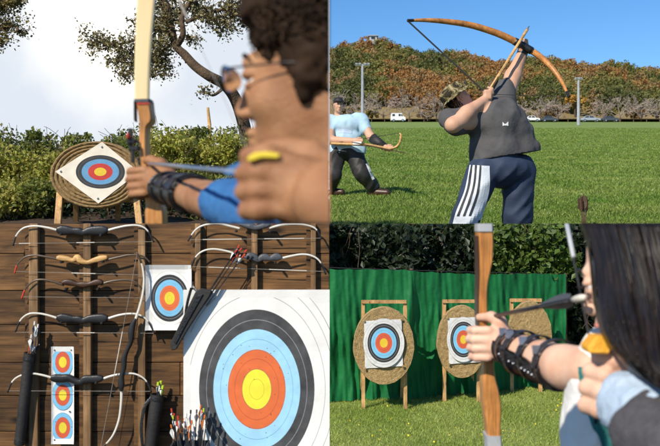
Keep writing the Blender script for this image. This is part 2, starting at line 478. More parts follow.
def branch(mb, p, d, l, r, depth, spread=.6, n=5, kids=3, shrink=.68, out=None, gnarl=.18, minr=.002):
    """recursive limbs; collects tips in out"""
    p = Vector(p); d = Vector(d).normalized(); pts = [p.copy()]; rs = [r]
    for i in range(4):
        d = (d + Vector((random.gauss(0, gnarl), random.gauss(0, gnarl), random.gauss(0, gnarl) + .04))).normalized()
        p = p + d * l / 4; pts.append(p.copy()); rs.append(max(minr, r * (1 - .14 * (i + 1))))
    mb.tube(pts, rs, n)
    if out is not None and depth <= 1: out.extend(pts[1:])
    if depth > 0:
        for i in range(kids):
            a = Vector((random.gauss(0, spread), random.gauss(0, spread), random.gauss(0, spread)))
            st = pts[-1] if i == 0 else pts[random.choice((2, 3, 4))]
            branch(mb, st, d + a, l * random.uniform(shrink - .12, shrink + .1), rs[-1] * .75, depth - 1, spread, max(3, n - 1), kids, shrink, out, gnarl, minr)
# ------------------------------------------------------------------ camera, light, view
cam = bpy.data.cameras.new('camera'); camo_ = bpy.data.objects.new('camera', cam); COL.objects.link(camo_)
camo_.rotation_euler = (math.radians(90), 0, 0); SC.camera = camo_
cam.sensor_width = 36; cam.lens = 36 * FPX / 660; cam.clip_end = 3000; cam.clip_start = .05
cam.shift_x = (330 - CU) / 660; cam.shift_y = (CV - 223) / 660
cam.dof.use_dof = True; cam.dof.focus_distance = 9.0; cam.dof.aperture_fstop = (cam.lens / 1000) / .0082
SUN = Vector((-.52, -.70, .68)).normalized()
el = math.asin(SUN.z); az = math.atan2(SUN.x, SUN.y)
w = bpy.data.worlds.new('World'); SC.world = w; w.use_nodes = True
nt = w.node_tree; bg = nt.nodes['Background']
sky = nt.nodes.new('ShaderNodeTexSky'); sky.sky_type = 'NISHITA'; sky.sun_disc = False
sky.sun_elevation = el; sky.sun_rotation = az; sky.altitude = 300; sky.air_density = 1.; sky.dust_density = .05; sky.ozone_density = 6.
hsv = nt.nodes.new('ShaderNodeHueSaturation'); hsv.inputs['Saturation'].default_value = 1.16; nt.links.new(sky.outputs[0], hsv.inputs['Color']); nt.links.new(hsv.outputs[0], bg.inputs[0]); bg.inputs[1].default_value = .11
sl = bpy.data.lights.new('sun', 'SUN'); sl.energy = 4.6; sl.angle = math.radians(.5); sl.color = (1, .91, .77)
so = bpy.data.objects.new('sun', sl); COL.objects.link(so); so.rotation_euler = SUN.to_track_quat('Z', 'Y').to_euler()
SC.view_settings.view_transform = 'Standard'; SC.view_settings.look = 'None'; SC.view_settings.gamma = 1
SC.view_settings.use_curve_mapping = False; SC.view_settings.exposure = .36

# ------------------------------------------------------------------ materials
M = {}
M['skin_a'] = mat('skin_a', (.25, .105, .045), (.39, .20, .095), 18, .55, .25, 240, spec=.35, sss=.15)
M['skin_b'] = mat('skin_b', (.58, .32, .22), (.71, .47, .35), 14, .48, .2, 260, spec=.35, sss=.15)
M['skin_c'] = mat('skin_c', (.50, .28, .18), (.58, .34, .23), 9, .55, .1, 60, spec=.3)
M['hair_dark'] = mat('hair_dark', (.007, .005, .004), (.019, .012, .009), 20, .36, spec=.45, island=.75)
M['hair_brown'] = mat('hair_brown', (.016, .009, .005), (.038, .02, .010), 20, .75, spec=.15, island=.5)
M['eye_white'] = mat('eye_white', (.7, .66, .62), rough=.2)
M['iris'] = mat('iris', (.03, .015, .008), rough=.15)
M['black'] = mat('black', (.012, .012, .013), (.022, .022, .024), 14, .36, .05, 90)
M['black_matte'] = mat('black_matte', (.014, .013, .013), (.028, .026, .025), 9, .6, .12, 60)
M['leather'] = mat('leather', (.008, .008, .009), (.02, .019, .02), 25, .3, .25, 120, spec=.6)
M['charcoal'] = mat('charcoal', (.05, .055, .062), (.075, .08, .09), 10, .45, .1, 60)
M['white'] = mat('white', (.72, .72, .70), (.80, .80, .78), 8, .4)
M['limb_white'] = mat('limb_white', (.55, .52, .45), (.68, .65, .58), 7, .3, spec=.5)
M['limb_dark'] = mat('limb_dark', (.05, .035, .022), (.10, .07, .045), 12, .35)
M['red'] = mat('red', (.50, .045, .02), rough=.5)
M['orange'] = mat('orange', (.62, .15, .02), rough=.5)
M['lime'] = mat('lime', (.42, .55, .03), rough=.5)
M['steel'] = mat('steel', (.45, .46, .48), (.6, .6, .62), 30, .28, metal=.9)
M['grey_plastic'] = mat('grey_plastic', (.34, .36, .38), (.42, .44, .46), 12, .5)
M['string_white'] = mat('string_white', (.20, .18, .15), (.32, .29, .25), 40, .7)
M['string_dark'] = mat('string_dark', (.03, .028, .028), rough=.6)
M['straw'] = mat('straw', (.30, .185, .075), (.56, .40, .19), 46, .85, .9, 150, contrast=(.25, .75))
M['straw_pale'] = mat('straw_pale', (.34, .225, .095), (.62, .45, .215), 60, .85, .9, 190, contrast=(.25, .75))
M['straw_brown'] = mat('straw_brown', (.21, .125, .048), (.42, .28, .125), 46, .85, .9, 150, contrast=(.25, .75))
M['straw_dark'] = mat('straw_dark', (.10, .055, .02), (.2, .12, .05), 50, .9, .6, 150)
M['post_wood'] = wood_planks('post_wood', (.42, .23, .09), (.60, .37, .16), (.2, .09, .03), 4, axis=2)
M['bow_gold'] = wood_planks('bow_wood', (.50, .205, .055), (.66, .32, .105), (.50, .2, .06), 5, .35, axis=2)
M['bow_wood'] = wood_planks('bow_wood', (.40, .155, .042), (.56, .255, .075), (.40, .15, .04), 5, .35, axis=2)
M['bow_tan'] = wood_planks('bow_tan', (.50, .27, .09), (.68, .42, .17), (.5, .27, .09), 5, .4, axis=0)
M['bow_brown'] = mat('bow_brown', (.035, .016, .009), (.065, .03, .016), 10, .4)
M['limb_cream'] = mat('limb_cream', (.72, .54, .27), (.80, .64, .36), 6, .35, stretch=(3, 3, .4), spec=.5)
M['paper'] = mat('paper', (.70, .69, .66), (.80, .79, .76), 6, .8, .25, 9)
M['paper_warm'] = mat('paper_warm', (.62, .55, .46), (.74, .68, .58), 9, .8, .2, 12)
def holes(m):
    """small arrow holes shot through a printed face"""
    nt = m.node_tree; N = nt.nodes; b = N['Principled BSDF']; src = b.inputs['Base Color'].links[0].from_socket
    tc = N.new('ShaderNodeTexCoord'); mp = N.new('ShaderNodeMapping'); mp.inputs['Scale'].default_value = (1, .01, 1); lnk(nt, tc.outputs['Object'], mp.inputs[0])
    v = N.new('ShaderNodeTexVoronoi'); v.inputs['Scale'].default_value = 46; lnk(nt, mp.outputs[0], v.inputs['Vector'])
    a = N.new('ShaderNodeMath'); a.operation = 'LESS_THAN'; a.inputs[1].default_value = .11; lnk(nt, v.outputs['Distance'], a.inputs[0])
    sx = N.new('ShaderNodeSeparateColor'); lnk(nt, v.outputs['Color'], sx.inputs[0]); c = N.new('ShaderNodeMath'); c.operation = 'LESS_THAN'; c.inputs[1].default_value = .45; lnk(nt, sx.outputs[0], c.inputs[0])
    d = N.new('ShaderNodeMath'); d.operation = 'MULTIPLY'; lnk(nt, a.outputs[0], d.inputs[0]); lnk(nt, c.outputs[0], d.inputs[1])
    x = N.new('ShaderNodeMixRGB'); x.inputs[2].default_value = (.03, .025, .02, 1); lnk(nt, d.outputs[0], x.inputs[0]); lnk(nt, src, x.inputs[1]); lnk(nt, x.outputs[0], b.inputs['Base Color'])
def ink(n, c, d=.82): M[n] = mat(n, tuple(x * d for x in c), c, 14, .65, .15, 12, detail=8)
ink('ink_black', (.035, .036, .040), .5); ink('ink_blue', (.20, .50, .74)); ink('ink_red', (.62, .105, .045)); ink('ink_yellow', (.76, .62, .04))
ink('ink_sky', (.36, .66, .86), .9); ink('ink_orange', (.72, .155, .045)); ink('ink_lemon', (.84, .76, .05), .92); ink('ink_grey', (.085, .086, .09), .4)
ink('ink_deep_blue', (.115, .29, .50)); ink('ink_crimson', (.50, .035, .03)); ink('ink_gold', (.72, .50, .035))
ink('line_dark', (.10, .10, .10)); ink('line_pale', (.30, .30, .31)); ink('line_blue', (.12, .34, .52)); ink('line_red', (.42, .07, .03)); ink('line_yellow', (.5, .4, .03))
for s_, c_ in (('blue', (.20, .50, .74)), ('red', (.62, .105, .045)), ('yellow', (.76, .62, .04)), ('lemon', (.84, .76, .05)), ('orange', (.72, .155, .045)), ('sky', (.36, .66, .86))):
    ink('shot_' + s_, c_); holes(M['shot_' + s_])
M['tarp'] = mat('tarp', (.006, .125, .034), (.014, .19, .058), 3, .6, .35, 14, spec=.25, transl=.2)
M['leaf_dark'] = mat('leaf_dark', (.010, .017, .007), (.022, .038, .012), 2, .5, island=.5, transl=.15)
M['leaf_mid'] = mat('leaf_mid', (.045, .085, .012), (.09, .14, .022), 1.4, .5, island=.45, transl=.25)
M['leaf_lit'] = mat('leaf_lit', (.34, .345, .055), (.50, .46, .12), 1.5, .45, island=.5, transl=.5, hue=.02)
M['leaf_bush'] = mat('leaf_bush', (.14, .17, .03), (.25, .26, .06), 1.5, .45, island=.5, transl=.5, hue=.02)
M['leaf_tree'] = mat('leaf_tree', (.12, .105, .038), (.24, .20, .085), 2, .6, island=.5, transl=.2)
M['leaf_olive'] = mat('leaf_olive', (.14, .12, .03), (.24, .19, .06), 2, .6, island=.5, transl=.3)
M['bark'] = mat('bark', (.06, .038, .022), (.13, .085, .05), 14, .9, .8, 40)
M['bark_grey'] = mat('bark_grey', (.24, .19, .165), (.34, .28, .24), 3, .9)
M['soil'] = mat('soil', (.028, .017, .010), (.075, .046, .026), 6, .95, .8, 30)
M['grass'] = mat('grass', (.13, .20, .028), (.20, .26, .055), .35, .8, .9, 9, detail=9)
M['blade'] = mat('blade', (.105, .195, .018), (.235, .29, .062), .6, .5, island=.45, transl=.3, hue=.015)
M['lawn'] = mat('lawn', (.16, .225, .04), (.26, .30, .085), 1.2, .85, .9, 20, detail=9)
M['lawn_blade'] = mat('lawn_blade', (.22, .30, .045), (.34, .40, .10), 1.2, .5, island=.5, transl=.3, hue=.02)
M['wall_plank'] = wood_planks('wall_plank', (.040, .018, .006), (.165, .082, .028), (.009, .004, .0015), 1.9)
M['stud'] = wood_planks('stud', (.12, .064, .026), (.25, .150, .072), (.07, .03, .012), 2.2, axis=2)
M['stripe_white'] = mat('stripe_white', (.52, .57, .63), (.64, .68, .72), 6, .8, .2, 60)
M['denim'] = mat('denim', (.017, .030, .062), (.028, .044, .085), 6, .75, .2, 60)
M['tee_grey'] = mat('tee_grey', (.060, .058, .060), (.092, .089, .091), 5, .9, .25, 30)
M['tee_blue'] = mat('tee_blue', (.33, .50, .62), (.44, .60, .70), 5, .9, .25, 30)
M['sleeve_blue'] = mat('sleeve_blue', (.02, .10, .27), (.035, .15, .36), 14, .85, .25, 90)
M['cuff'] = mat('cuff', (.36, .47, .60), (.45, .55, .68), 30, .9, .4, 200)
M['knit_grey'] = mat('knit_grey', (.06, .058, .066), (.09, .086, .095), 60, .95, .5, 220)
M['teal'] = mat('teal', (.012, .12, .115), (.02, .16, .15), 12, .85, .2, 60)
M['tee_white'] = mat('tee_white', (.70, .69, .67), (.78, .77, .75), 8, .9, .3, 40)
M['camo'] = camo('camo', [(.03, .024, .015), (.13, .11, .045), (.34, .27, .155), (.06, .075, .028)], 7)
M['tab_yellow'] = mat('tab_yellow', (.66, .50, .03), (.76, .6, .05), 20, .6)
M['tab_orange'] = mat('tab_orange', (.66, .30, .02), (.78, .40, .04), 20, .65, .3, 120)
M['glass_dark'] = mat('glass_dark', (.02, .018, .016), rough=.08, spec=.8)
M['car_white'] = mat('car_white', (.7, .7, .7), rough=.3, coat=.6)
M['car_silver'] = mat('car_silver', (.40, .42, .45), rough=.3, metal=.4, coat=.5)
M['car_dark'] = mat('car_dark', (.05, .055, .065), rough=.3, coat=.5)
M['pole'] = mat('pole', (.30, .31, .33), (.40, .41, .43), 2, .5, metal=.3)
M['hill'] = mat('hill', (.17, .12, .045), (.25, .19, .08), .06, .95, detail=8)
AUT = [('au_green', (.12, .135, .03), (.20, .20, .05)), ('au_olive', (.21, .185, .05), (.30, .25, .075)), ('au_rust', (.30, .145, .042), (.40, .215, .068)),
       ('au_brown', (.25, .16, .065), (.36, .235, .10)), ('au_gold', (.44, .25, .045), (.58, .36, .08)), ('au_dark', (.085, .10, .028), (.15, .155, .042))]
for n_, a_, b_ in AUT: M[n_] = mat(n_, a_, b_, .12, .7, island=.22, transl=.3)
# ================================================================== the autumn field (upper right)
fz = lambda y: .122 * y - 1.9
def on_field(u, v):   # where the direction meets the field
    return P(u, v, 1.9 / (.122 - (CV - v) / FPX))
mb = MB(); ys = list(np.geomspace(11.25, 216, 60)); xs = [0, .5, 1, 2, 3, 5, 8, 12, 18, 27, 40, 60, 85, 115, 150]
vs = [(x, y, fz(y)) for y in ys for x in xs]
mb.add(vs, [(j * len(xs) + i, j * len(xs) + i + 1, (j + 1) * len(xs) + i + 1, (j + 1) * len(xs) + i) for j in range(len(ys) - 1) for i in range(len(xs) - 1)])
tag(mb.build('field', M['grass'], origin=(0, 0, 0)), kind='structure')
# grass blades, thinning with distance
r = np.random.default_rng(3)
y = 14.6 * (120 / 14.6) ** (r.uniform(size=240000) ** 1.25); x = r.uniform(size=len(y)) * (.39 * y)
# uneven turf
nz = np.array([noise.noise(Vector((a * .5, b * .22, 0))) for a, b in zip(x, y)])
base = np.stack([x, y, fz(y) - .005], 1)
V, F = blades(base, .052 * (1 + .45 * nz), .0075 + .00045 * y, .55, r)
tag(mesh_obj('grass', V, F, M['blade']), 'mown green grass blades covering the sloping sports field', 'grass', kind='stuff')

# hill
top_px = [(318, 48), (345, 46.5), (372, 45.5), (400, 50), (420, 53), (450, 57), (480, 61), (520, 64), (545, 64.5), (570, 64), (600, 66), (630, 71), (662, 74), (720, 80)]
tu = np.array([p[0] for p in top_px]); tv = np.array([p[1] for p in top_px])
def hill_z(x, y):
    u = x / y * FPX + CU; zt = (CV - np.interp(u, tu, tv)) / FPX * 330 - 4.0
    t = np.clip((y - 217) / 108, 0, 1.12); b = fz(216) - .1
    return b + (zt - b) * (.10 * np.clip(t * 6, 0, 1) + .90 * t ** 1.15) + np.sin(x * .21 + y * .13) * 1.2 * np.clip(t * 3, 0, 1)
mb = MB(); ys = np.linspace(209, 345, 40); xs = np.linspace(0, 150, 60)
vs = [(x, y, float(hill_z(x, y))) for y in ys for x in xs]
mb.add(vs, [(j * 60 + i, j * 60 + i + 1, (j + 1) * 60 + i + 1, (j + 1) * 60 + i) for j in range(39) for i in range(59)])
tag(mb.build('hill', M['hill'], origin=(0, 0, 0), smooth=True), kind='structure')
# the wood on the hill: crowns of small leaves, each tree one autumn tone
r = np.random.default_rng(5); Vs = []; Fs = []; Ms = []; nv = 0
for i in range(2600):
    ty = 228 + 102 * r.uniform(); tx = r.uniform(1.5, 140)
    if tx / ty > .42: continue
    tz = float(hill_z(tx, ty)); rad = r.uniform(1.5, 3.1); n = int(270 * (rad / 2.3) ** 2)
    pts = clumpy(n, (tx, ty, tz + rad * .85), (rad, rad * .9, rad * .85), 16, rad * .34, r, .7)
    pts = pts[(pts[:, 0] > .1)]
    V, F = leaves(pts, .52, .9, .1, .4, r)
    fld = noise.noise(Vector((tx * .045, ty * .02, 1.7))) * 1.15 + r.normal() * .17
    m = 5 if fld < -.34 else 0 if fld < -.10 else 1 if fld < .10 else 2 if fld < .36 else 3 if fld < .5 else 2
    if r.uniform() < .12: m = 3
    Vs.append(V); Fs.append(F + nv); Ms += [m] * len(F); nv += len(V)
V = np.concatenate(Vs); F = np.concatenate(Fs)
tag(mesh_obj('wood', V, F, [M[a[0]] for a in AUT], mi=Ms), 'autumn wood of green and rust crowns covering the hill', 'wood', kind='stuff')

# bare trees at the foot of the hill
def bare_tree(u, y, wpx, hpx, label, group=None, seed=0, m='bark_grey'):
    random.seed(seed); b = P(u, 120, y); b.z = fz(min(y, 215)) + .05; H = hpx / FPX * y; W = wpx / FPX * y
    t = thing('bare_tree', label, 'tree', b, group)
    tr = MB(); tr.tube([b, b + Vector((.1, 0, H * .15)), b + Vector((0, 0, H * .3))], [.22, .17, .13], 6); tr.build('trunk', M['bark'], t)
    cr = MB(); tips = []
    for k in range(9):
        a = k * 2.4; branch(cr, b + Vector((0, 0, H * (.14 + .02 * k))), (math.cos(a) * W / H * .8, math.sin(a) * .6, .75), H * .42, .09, 3, .5, 4, 3, .66, tips, .2, .035)
    o = cr.build('crown', M[m], t, clip='x+')
    return t
xs = [(336, 26, 30), (356, 40, 26), (383, 44, 30), (409, 46, 30), (436, 36, 26), (512, 36, 24), (536, 34, 24), (558, 32, 22), (603, 30, 22), (620, 36, 26), (641, 34, 24), (656, 30, 26)]
for i, (u, wp, hp) in enumerate(xs):
    lab = {2: 'wide bare grey tree just right of the tall floodlight pole at the hill foot', 3: 'bare grey tree right behind the white van', 10: 'bare tree at the hill foot, second from the right edge'}.get(i)
    bare_tree(u, 208 + (i % 3) * 2.2, wp, hp, lab or 'bare greyish brown tree in the row along the foot of the hill', 'bare trees at the foot of the hill', 40 + i)
# golden tree and green shrubs
def round_tree(name, u, v, y, wpx, hpx, label, cat, m, group=None, seed=1, n=900):
    r = np.random.default_rng(seed); c = P(u, v, y); k = y / FPX; b = Vector((c.x, c.y, float(hill_z(c.x, c.y)) if y > 216 else fz(y)))
    t = thing(name, label, cat, b, group)
    tb = MB(); tb.tube([b, c], [.25, .12], 6); tb.build('trunk', M['bark'], t, clip='x+')
    pts = clumpy(n, c, (wpx / 2 * k * .8, wpx / 2 * k * .7, hpx / 2 * k * .8), 26, hpx * k * .16, r, .6); pts = pts[pts[:, 0] > .05]
    V, F = leaves(pts, .6, .7, .2, .4, r); mesh_obj('crown', V, F, m, t)
round_tree('golden_tree', 575, 100.5, 224, 30, 13, 'round golden orange tree glowing at the foot of the wooded hill', 'tree', M['au_gold'], seed=2)
for i, (u, v, wp, hp) in enumerate([(346, 113, 26, 12), (372, 114, 18, 10), (425, 115, 24, 10), (455, 113, 24, 12), (487, 113, 22, 12), (520, 114, 26, 11), (548, 112, 30, 14), (606, 112, 34, 14), (636, 113, 26, 12), (658, 112, 26, 14)]):
    round_tree('shrub', u, v, 213.5 + (i % 2) * 1.2, wp, hp, 'low brownish shrub along the far edge of the sports field', 'shrub', M[['au_brown', 'au_olive'][i % 2]], 'shrubs along the far field edge', 60 + i, 700)

# far fence
t = thing('rail_fence', 'low dark post and rail fence along the far edge of the field', 'fence', P(500, 122, 206))
f = MB(); f.bar((.3, 206, fz(206) + .75), (80, 206, fz(206) + .75), .12, .1); f.build('rail', M['bark'], t)
for k in range(27):
    x = .6 + k * 3.0; p = MB(); p.box((x, 206.12, fz(206) + .42), (.16, .12, .9)); p.build('post', M['bark'], t)

# vehicles
def vehicle(name, label, u, y, length, kind, m, group=None):
    k = .95; b = P(u, 120, y); b.z = fz(y) + .02; t = thing(name, label, 'van' if kind == 'van' else 'car', b, group); L = length; W = 1.7 * k
    if kind == 'van': side = [(0, .35), (0, 1.25), (.03, 1.9), (.09, 2.05), (.74, 2.05), (.86, 1.3), (.99, 1.05), (1, .35)]; win = [(.70, 1.3, .82, 1.3, .745, 1.85, .70, 1.85), (.52, 1.3, .67, 1.3, .67, 1.85, .52, 1.85), (.10, 1.3, .28, 1.3, .28, 1.85, .11, 1.85)]
    else: side = [(0, .35), (0, .85), (.1, .95), (.24, 1.4), (.60, 1.42), (.74, .95), (.98, .8), (1, .35)]; win = [(.17, .97, .40, .97, .40, 1.32, .27, 1.32), (.43, .97, .68, .97, .585, 1.34, .43, 1.34)]
    X = lambda s: b.x + (s - .5) * L
    mb = MB(); mb.prism([(X(s), b.y - W / 2, b.z + h * k) for s, h in side], (0, W, 0)); mb.build('body', m, t, bevel=.04)
    for wv in win:
        q = MB(); q.prism([(X(wv[i]), b.y - W / 2 - .015, b.z + wv[i + 1] * k) for i in range(0, 8, 2)], (0, .01, 0)); q.build('window', M['glass_dark'], t)
    for s in (.2, .8):
        for yy in (-W / 2, W / 2):
            q = MB(); q.lathe((X(s), b.y + yy, b.z + .32 * k), (1, 0, 0), (0, 0, 1), (0, 1, 0), [(.3 * k, -.1), (.33 * k, 0), (.3 * k, .1)], 14); wobj = q.build('wheel', M['black'], t)
            q = MB(); q.lathe((X(s), b.y + yy, b.z + .32 * k), (1, 0, 0), (0, 0, 1), (0, 1, 0), [(.18 * k, -.115), (.18 * k, .115)], 12); q.build('rim', M['steel'], wobj)
vehicle('parked_van', 'white van parked on the far left side behind the field', 398, 205, 3.4, 'van', M['car_white'])
vehicle('parked_car', 'silver car parked far off just right of the tall lamp pole', 590, 205, 4.6, 'car', M['car_silver'])
vehicle('parked_car', 'small pale car parked far off to the right of the leaning archer', 532, 205, 3.4, 'car', M['car_white'])
vehicle('parked_car', 'dark car parked far off between the pale car and the lamp pole', 549, 205, 3.9, 'car', M['car_dark'])
vehicle('parked_car', 'dark car parked far off to the right of the silver one', 610, 205, 3.9, 'car', M['car_dark'])

# lamp poles
def lamp_pole(u, vt, vb, y, label, heads):
    b = P(u, vb, y); tp = P(u, vt, y); b.z = fz(y); t = thing('lamp_pole', label, 'lamp pole', b)
    k = y / FPX; mb = MB(); mb.tube([b, tp], [1.75 * k, 1.1 * k], 10); mb.build('pole', M['pole'], t)
    mb = MB(); mb.bar(tp + Vector((-heads * k, 0, -1.2 * k)), tp + Vector((heads * k, 0, -1.2 * k)), 1.0 * k, 1.0 * k); mb.build('crossarm', M['pole'], t)
    for s in (-1, -.45, .45, 1):
        mb = MB(); c = tp + Vector((s * heads * k, -.6 * k, -.4 * k)); mb.box(c, (2.6 * k, 2 * k, 2.4 * k), Matrix.Rotation(.5, 3, 'X')); mb.build('lamp_head', M['pole'], t, bevel=.2 * k)
lamp_pole(362.5, 64, 120, 120, 'tall grey floodlight pole standing behind the archer in the light blue shirt', 6)
lamp_pole(578.5, 78.5, 123, 150, 'slim grey pole with small lamps standing right of the hanging bow tip', 2.6)
# hut on the ridge
b = P(373, 47.5, 322); b.z = float(hill_z(b.x, 322)); t = thing('lookout_hut', 'small pale lookout hut on top of the wooded hill', 'hut', b)
q = MB(); q.box((b.x, b.y, b.z + 2.8), (2.6, 2.4, 5.6)); q.build('wall', M['grey_plastic'], t)
q = MB(); q.box((b.x, b.y, b.z + 5.75), (3.6, 3.2, .3)); q.build('roof', M['pole'], t)
q = MB(); q.box((b.x, b.y - 1.21, b.z + 4.9), (1.4, .05, .8)); q.build('window', M['glass_dark'], t)

# ------------------------------------------------------------------ the archer leaning back
D = 11.3; K = D / FPX      # metres per pixel here
Q = lambda u, v, dy=0: P(u, v, D + dy)
S = SDF(.05); gy = fz(D)
# legs, pelvis, trunk, arms as one skin
hipL = Q(485, 172, -.05); hipR = Q(519, 170, .12)
kneeL = Q(468, 215, -.10); kneeR = Q(517, 217, .16)
ankL = Vector((Q(452, 258).x, D - .02, gy + .13)); ankR = Vector((Q(522, 258).x, D + .25, gy + .16))
S.chain([hipL, kneeL, ankL], [.165, .115, .075]); S.chain([hipR, kneeR, ankR], [.17, .12, .075])
for a in (ankL, ankR): S.cap(a + Vector((0, .05, -.06)), a + Vector((.12, -.25, -.09)), .065, .05)
S.ell(Q(500, 167, .03), (.30, .21, .18)); S.ell(Q(496, 146, .02), (.24, .18, .26)); S.ell(Q(489, 122, 0), (.29, .20, .28))
shB = Q(504, 101, .22); elB = Q(513, 76, .42); wrB = Q(522, 54, .50)      # bow arm
shD = Q(462, 121, -.12); elD = Q(453, 125, -.34); wrD = Q(483, 101, -.10)    # drawing arm
S.chain([Q(492, 112, .1), shB, elB, wrB], [.14, .12, .102, .066]); S.chain([Q(478, 120, 0), shD], [.14, .12])
S.chain([Q(468, 121, -.18), elD], [.12, .095]); S.chain([elD, Q(467, 113, -.27), wrD], [.085, .088, .058])
S.cap(Q(480, 114, .0), Q(460, 105, .02), .10, .085)
R = frame((.72, .34, .60), (-.8, 0, .8)); T = head(S, Q(459, 99, 0), R, 1.36, ears=True, neck=True)
# hands
for h, (w_, dx) in {'b': (Q(523.5, 46.5, .5), 1), 'd': (Q(489, 95, -.06), -1)}.items():
    S.ell(w_, (.055, .05, .07), None, .02)
    for i in range(4):
        z = .045 - .03 * i
        p0 = w_ + Vector((.01, -.05, z)); p1 = w_ + Vector((-.055, -.05, z)); p2 = w_ + Vector((-.06, .02, z)); p3 = w_ + Vector((-.01, .05, z))
        S.chain([p0, p1, p2, p3], [.018, .017, .016, .014], .006)
    S.chain([w_ + Vector((.04, -.03, .02)), w_ + Vector((.03, -.05, .07)), w_ + Vector((-.02, -.04, .09))], [.022, .019, .016], .01)
    S.cap(w_, (wrB if h == 'b' else wrD), .045, .055, .02)
V, Fc = S.mesh(.0135)
body_bvh = bvh(V, Fc)
man = thing('person', 'archer in a camouflage hat leaning far back to aim his longbow at the sky', 'person', (Q(488, 200).x, D, gy))
mesh_obj('body', V, Fc, M['skin_c'], man, smooth=True)
# shirt
S = SDF(.06)
S.ell(Q(496, 152, .03), (.345, .25, .42)); S.ell(Q(494, 124, .02), (.335, .235, .30)); S.chain([Q(488, 112, .1), Q(503, 100, .22), Q(506, 89, .33)], [.15, .15, .128]); S.chain([Q(506, 112, .1), Q(515, 132, .1), Q(521, 150, .08), Q(522, 170, .08)], [.16, .17, .16, .15], .08); S.chain([Q(519, 112, .12), Q(526, 132, .12), Q(534, 148, .1), Q(538, 160, .1)], [.05, .06, .045, .03], .09)
S.chain([Q(478, 120, 0), Q(464, 121, -.12), Q(456, 124, -.25)], [.16, .145, .135]); S.ell(Q(449, 119, -.13), (.125, .15, .115))

V, Fc = S.mesh(.016)
shirt_bvh = bvh(V, Fc)
sh = mesh_obj('shirt', V, Fc, M['tee_grey'], man, smooth=True, disp=(.014, 6, (.026, 5.5, (.6, 0, .8))), planes=[(Q(494, 158), Vector((.17, 0, -1)))])
shirt_bvh = bvh_of(sh)
S = SDF(.05)
hl = Q(484, 171, -.05)
S.chain([hl, kneeL + Vector((-.02, 0, 0)), ankL + Vector((0, .0, -.02))], [.195, .165, .15]); S.chain([hipR, kneeR, ankR + Vector((0, 0, -.02))], [.20, .17, .15]); S.ell(Q(499, 169, .03), (.38, .26, .19)); S.cap(Q(497, 158, .03), Q(499, 168, .03), .22, .25)
V, Fc = S.mesh(.016); pb = bvh(V, Fc)
pants = mesh_obj('trousers', V, Fc, M['denim'], man, smooth=True, disp=(.014, 5, (.026, 5.5, (.5, 0, .6))))
pb = bvh_of(pants)
mb = MB(); patch(mb, pb, [(470, 165), (465, 190), (455, 216), (449, 245)], [(489.5, 166), (489, 190), (482, 216), (473, 245)], 14, 10, .006); mb.build('side_stripe', M['stripe_white'], pants, smooth=True)
mb = MB(); dark = [(.08, .17), (.29, .38), (.50, .59)]
A = np.array([(470, 165), (465, 190), (455, 216)], float); B = np.array([(489.5, 166), (489, 190), (482, 216)], float)
for a, b in dark:
    mb = MB(); patch(mb, pb, [tuple(x) for x in A + (B - A) * a], [tuple(x) for x in A + (B - A) * b], 14, 2, .011); mb.build('stripe_line', M['ink_black'], pants)
pass
for ank in (ankL, ankR):
    S = SDF(.04); S.cap(ank + Vector((0, .06, -.06)), ank + Vector((.14, -.28, -.07)), .10, .075); S.ell(ank + Vector((0, .02, -.02)), (.1, .12, .1))
    V, Fc = S.mesh(.016); mesh_obj('shoe', V, Fc, M['black'], man, smooth=True)
mb = MB(); patch(mb, shirt_bvh, [(502.5, 122), (505, 124), (508, 121.5)], [(502.5, 126), (505, 125.4), (508.2, 126)], 6, 2, .006); mb.build('shirt_emblem', M['tee_white'], sh)
# hat: crown, floppy brim
S = SDF(.03)
for off, rr in [((0, -.02, .115), (.100, .118, .05)), ((0, -.02, .075), (.106, .124, .06))]: S.ell(T(*off), [x * 1.36 for x in rr], np.array(R), .05)
V, Fc = S.mesh(.014); hat = mesh_obj('hat', V, Fc, M['camo'], man, smooth=True, disp=(.012, 8))
mb = MB(); n = 40; vs = []
for j in range(n):
    t_ = 2 * math.pi * j / n; wv = .018 * math.sin(3 * t_ + 1) + .012 * math.sin(5 * t_)
    for rr, zz in ((.098, .060), (.128, .046), (.158, .028), (.156, .022), (.126, .040), (.098, .054)):
        vs.append(T(math.sin(t_) * rr, -.02 + math.cos(t_) * rr * 1.14, zz + wv * (rr - .098) / .06 + (.05 * max(0, math.cos(t_)) * (rr - .098) / .06)))
mb.add(vs, [(j * 6 + a, j * 6 + (a + 1) % 6, ((j + 1) % n) * 6 + (a + 1) % 6, ((j + 1) % n) * 6 + a) for j in range(n) for a in range(6)])
mb.build('brim', M['camo'], hat, smooth=True)
for q in (-1, 1):
    mb = MB(); mb.ball(T(q * .031, .0785, -.001), .0122 * 1.36); mb.build('eye', M['eye_white'], man, smooth=True)
mb = MB()
for k in range(260):
    a = random.uniform(1.9, 4.4); z = random.uniform(-.06, .06); p = Vector((math.sin(a) * .078, -.018 + math.cos(a) * .098, z))
    mb.tube([T(*p), T(p.x * 1.09, p.y * 1.09, p.z - .02)], [.006, .002], 4)
mb.build('hair', M['hair_brown'], man)
# wrist band
mb = MB(); d = (wrB - elB).normalized(); mb.tube([wrB - d * .02, wrB + d * .03], .072, 14); mb.build('wristband', M['black'], man)

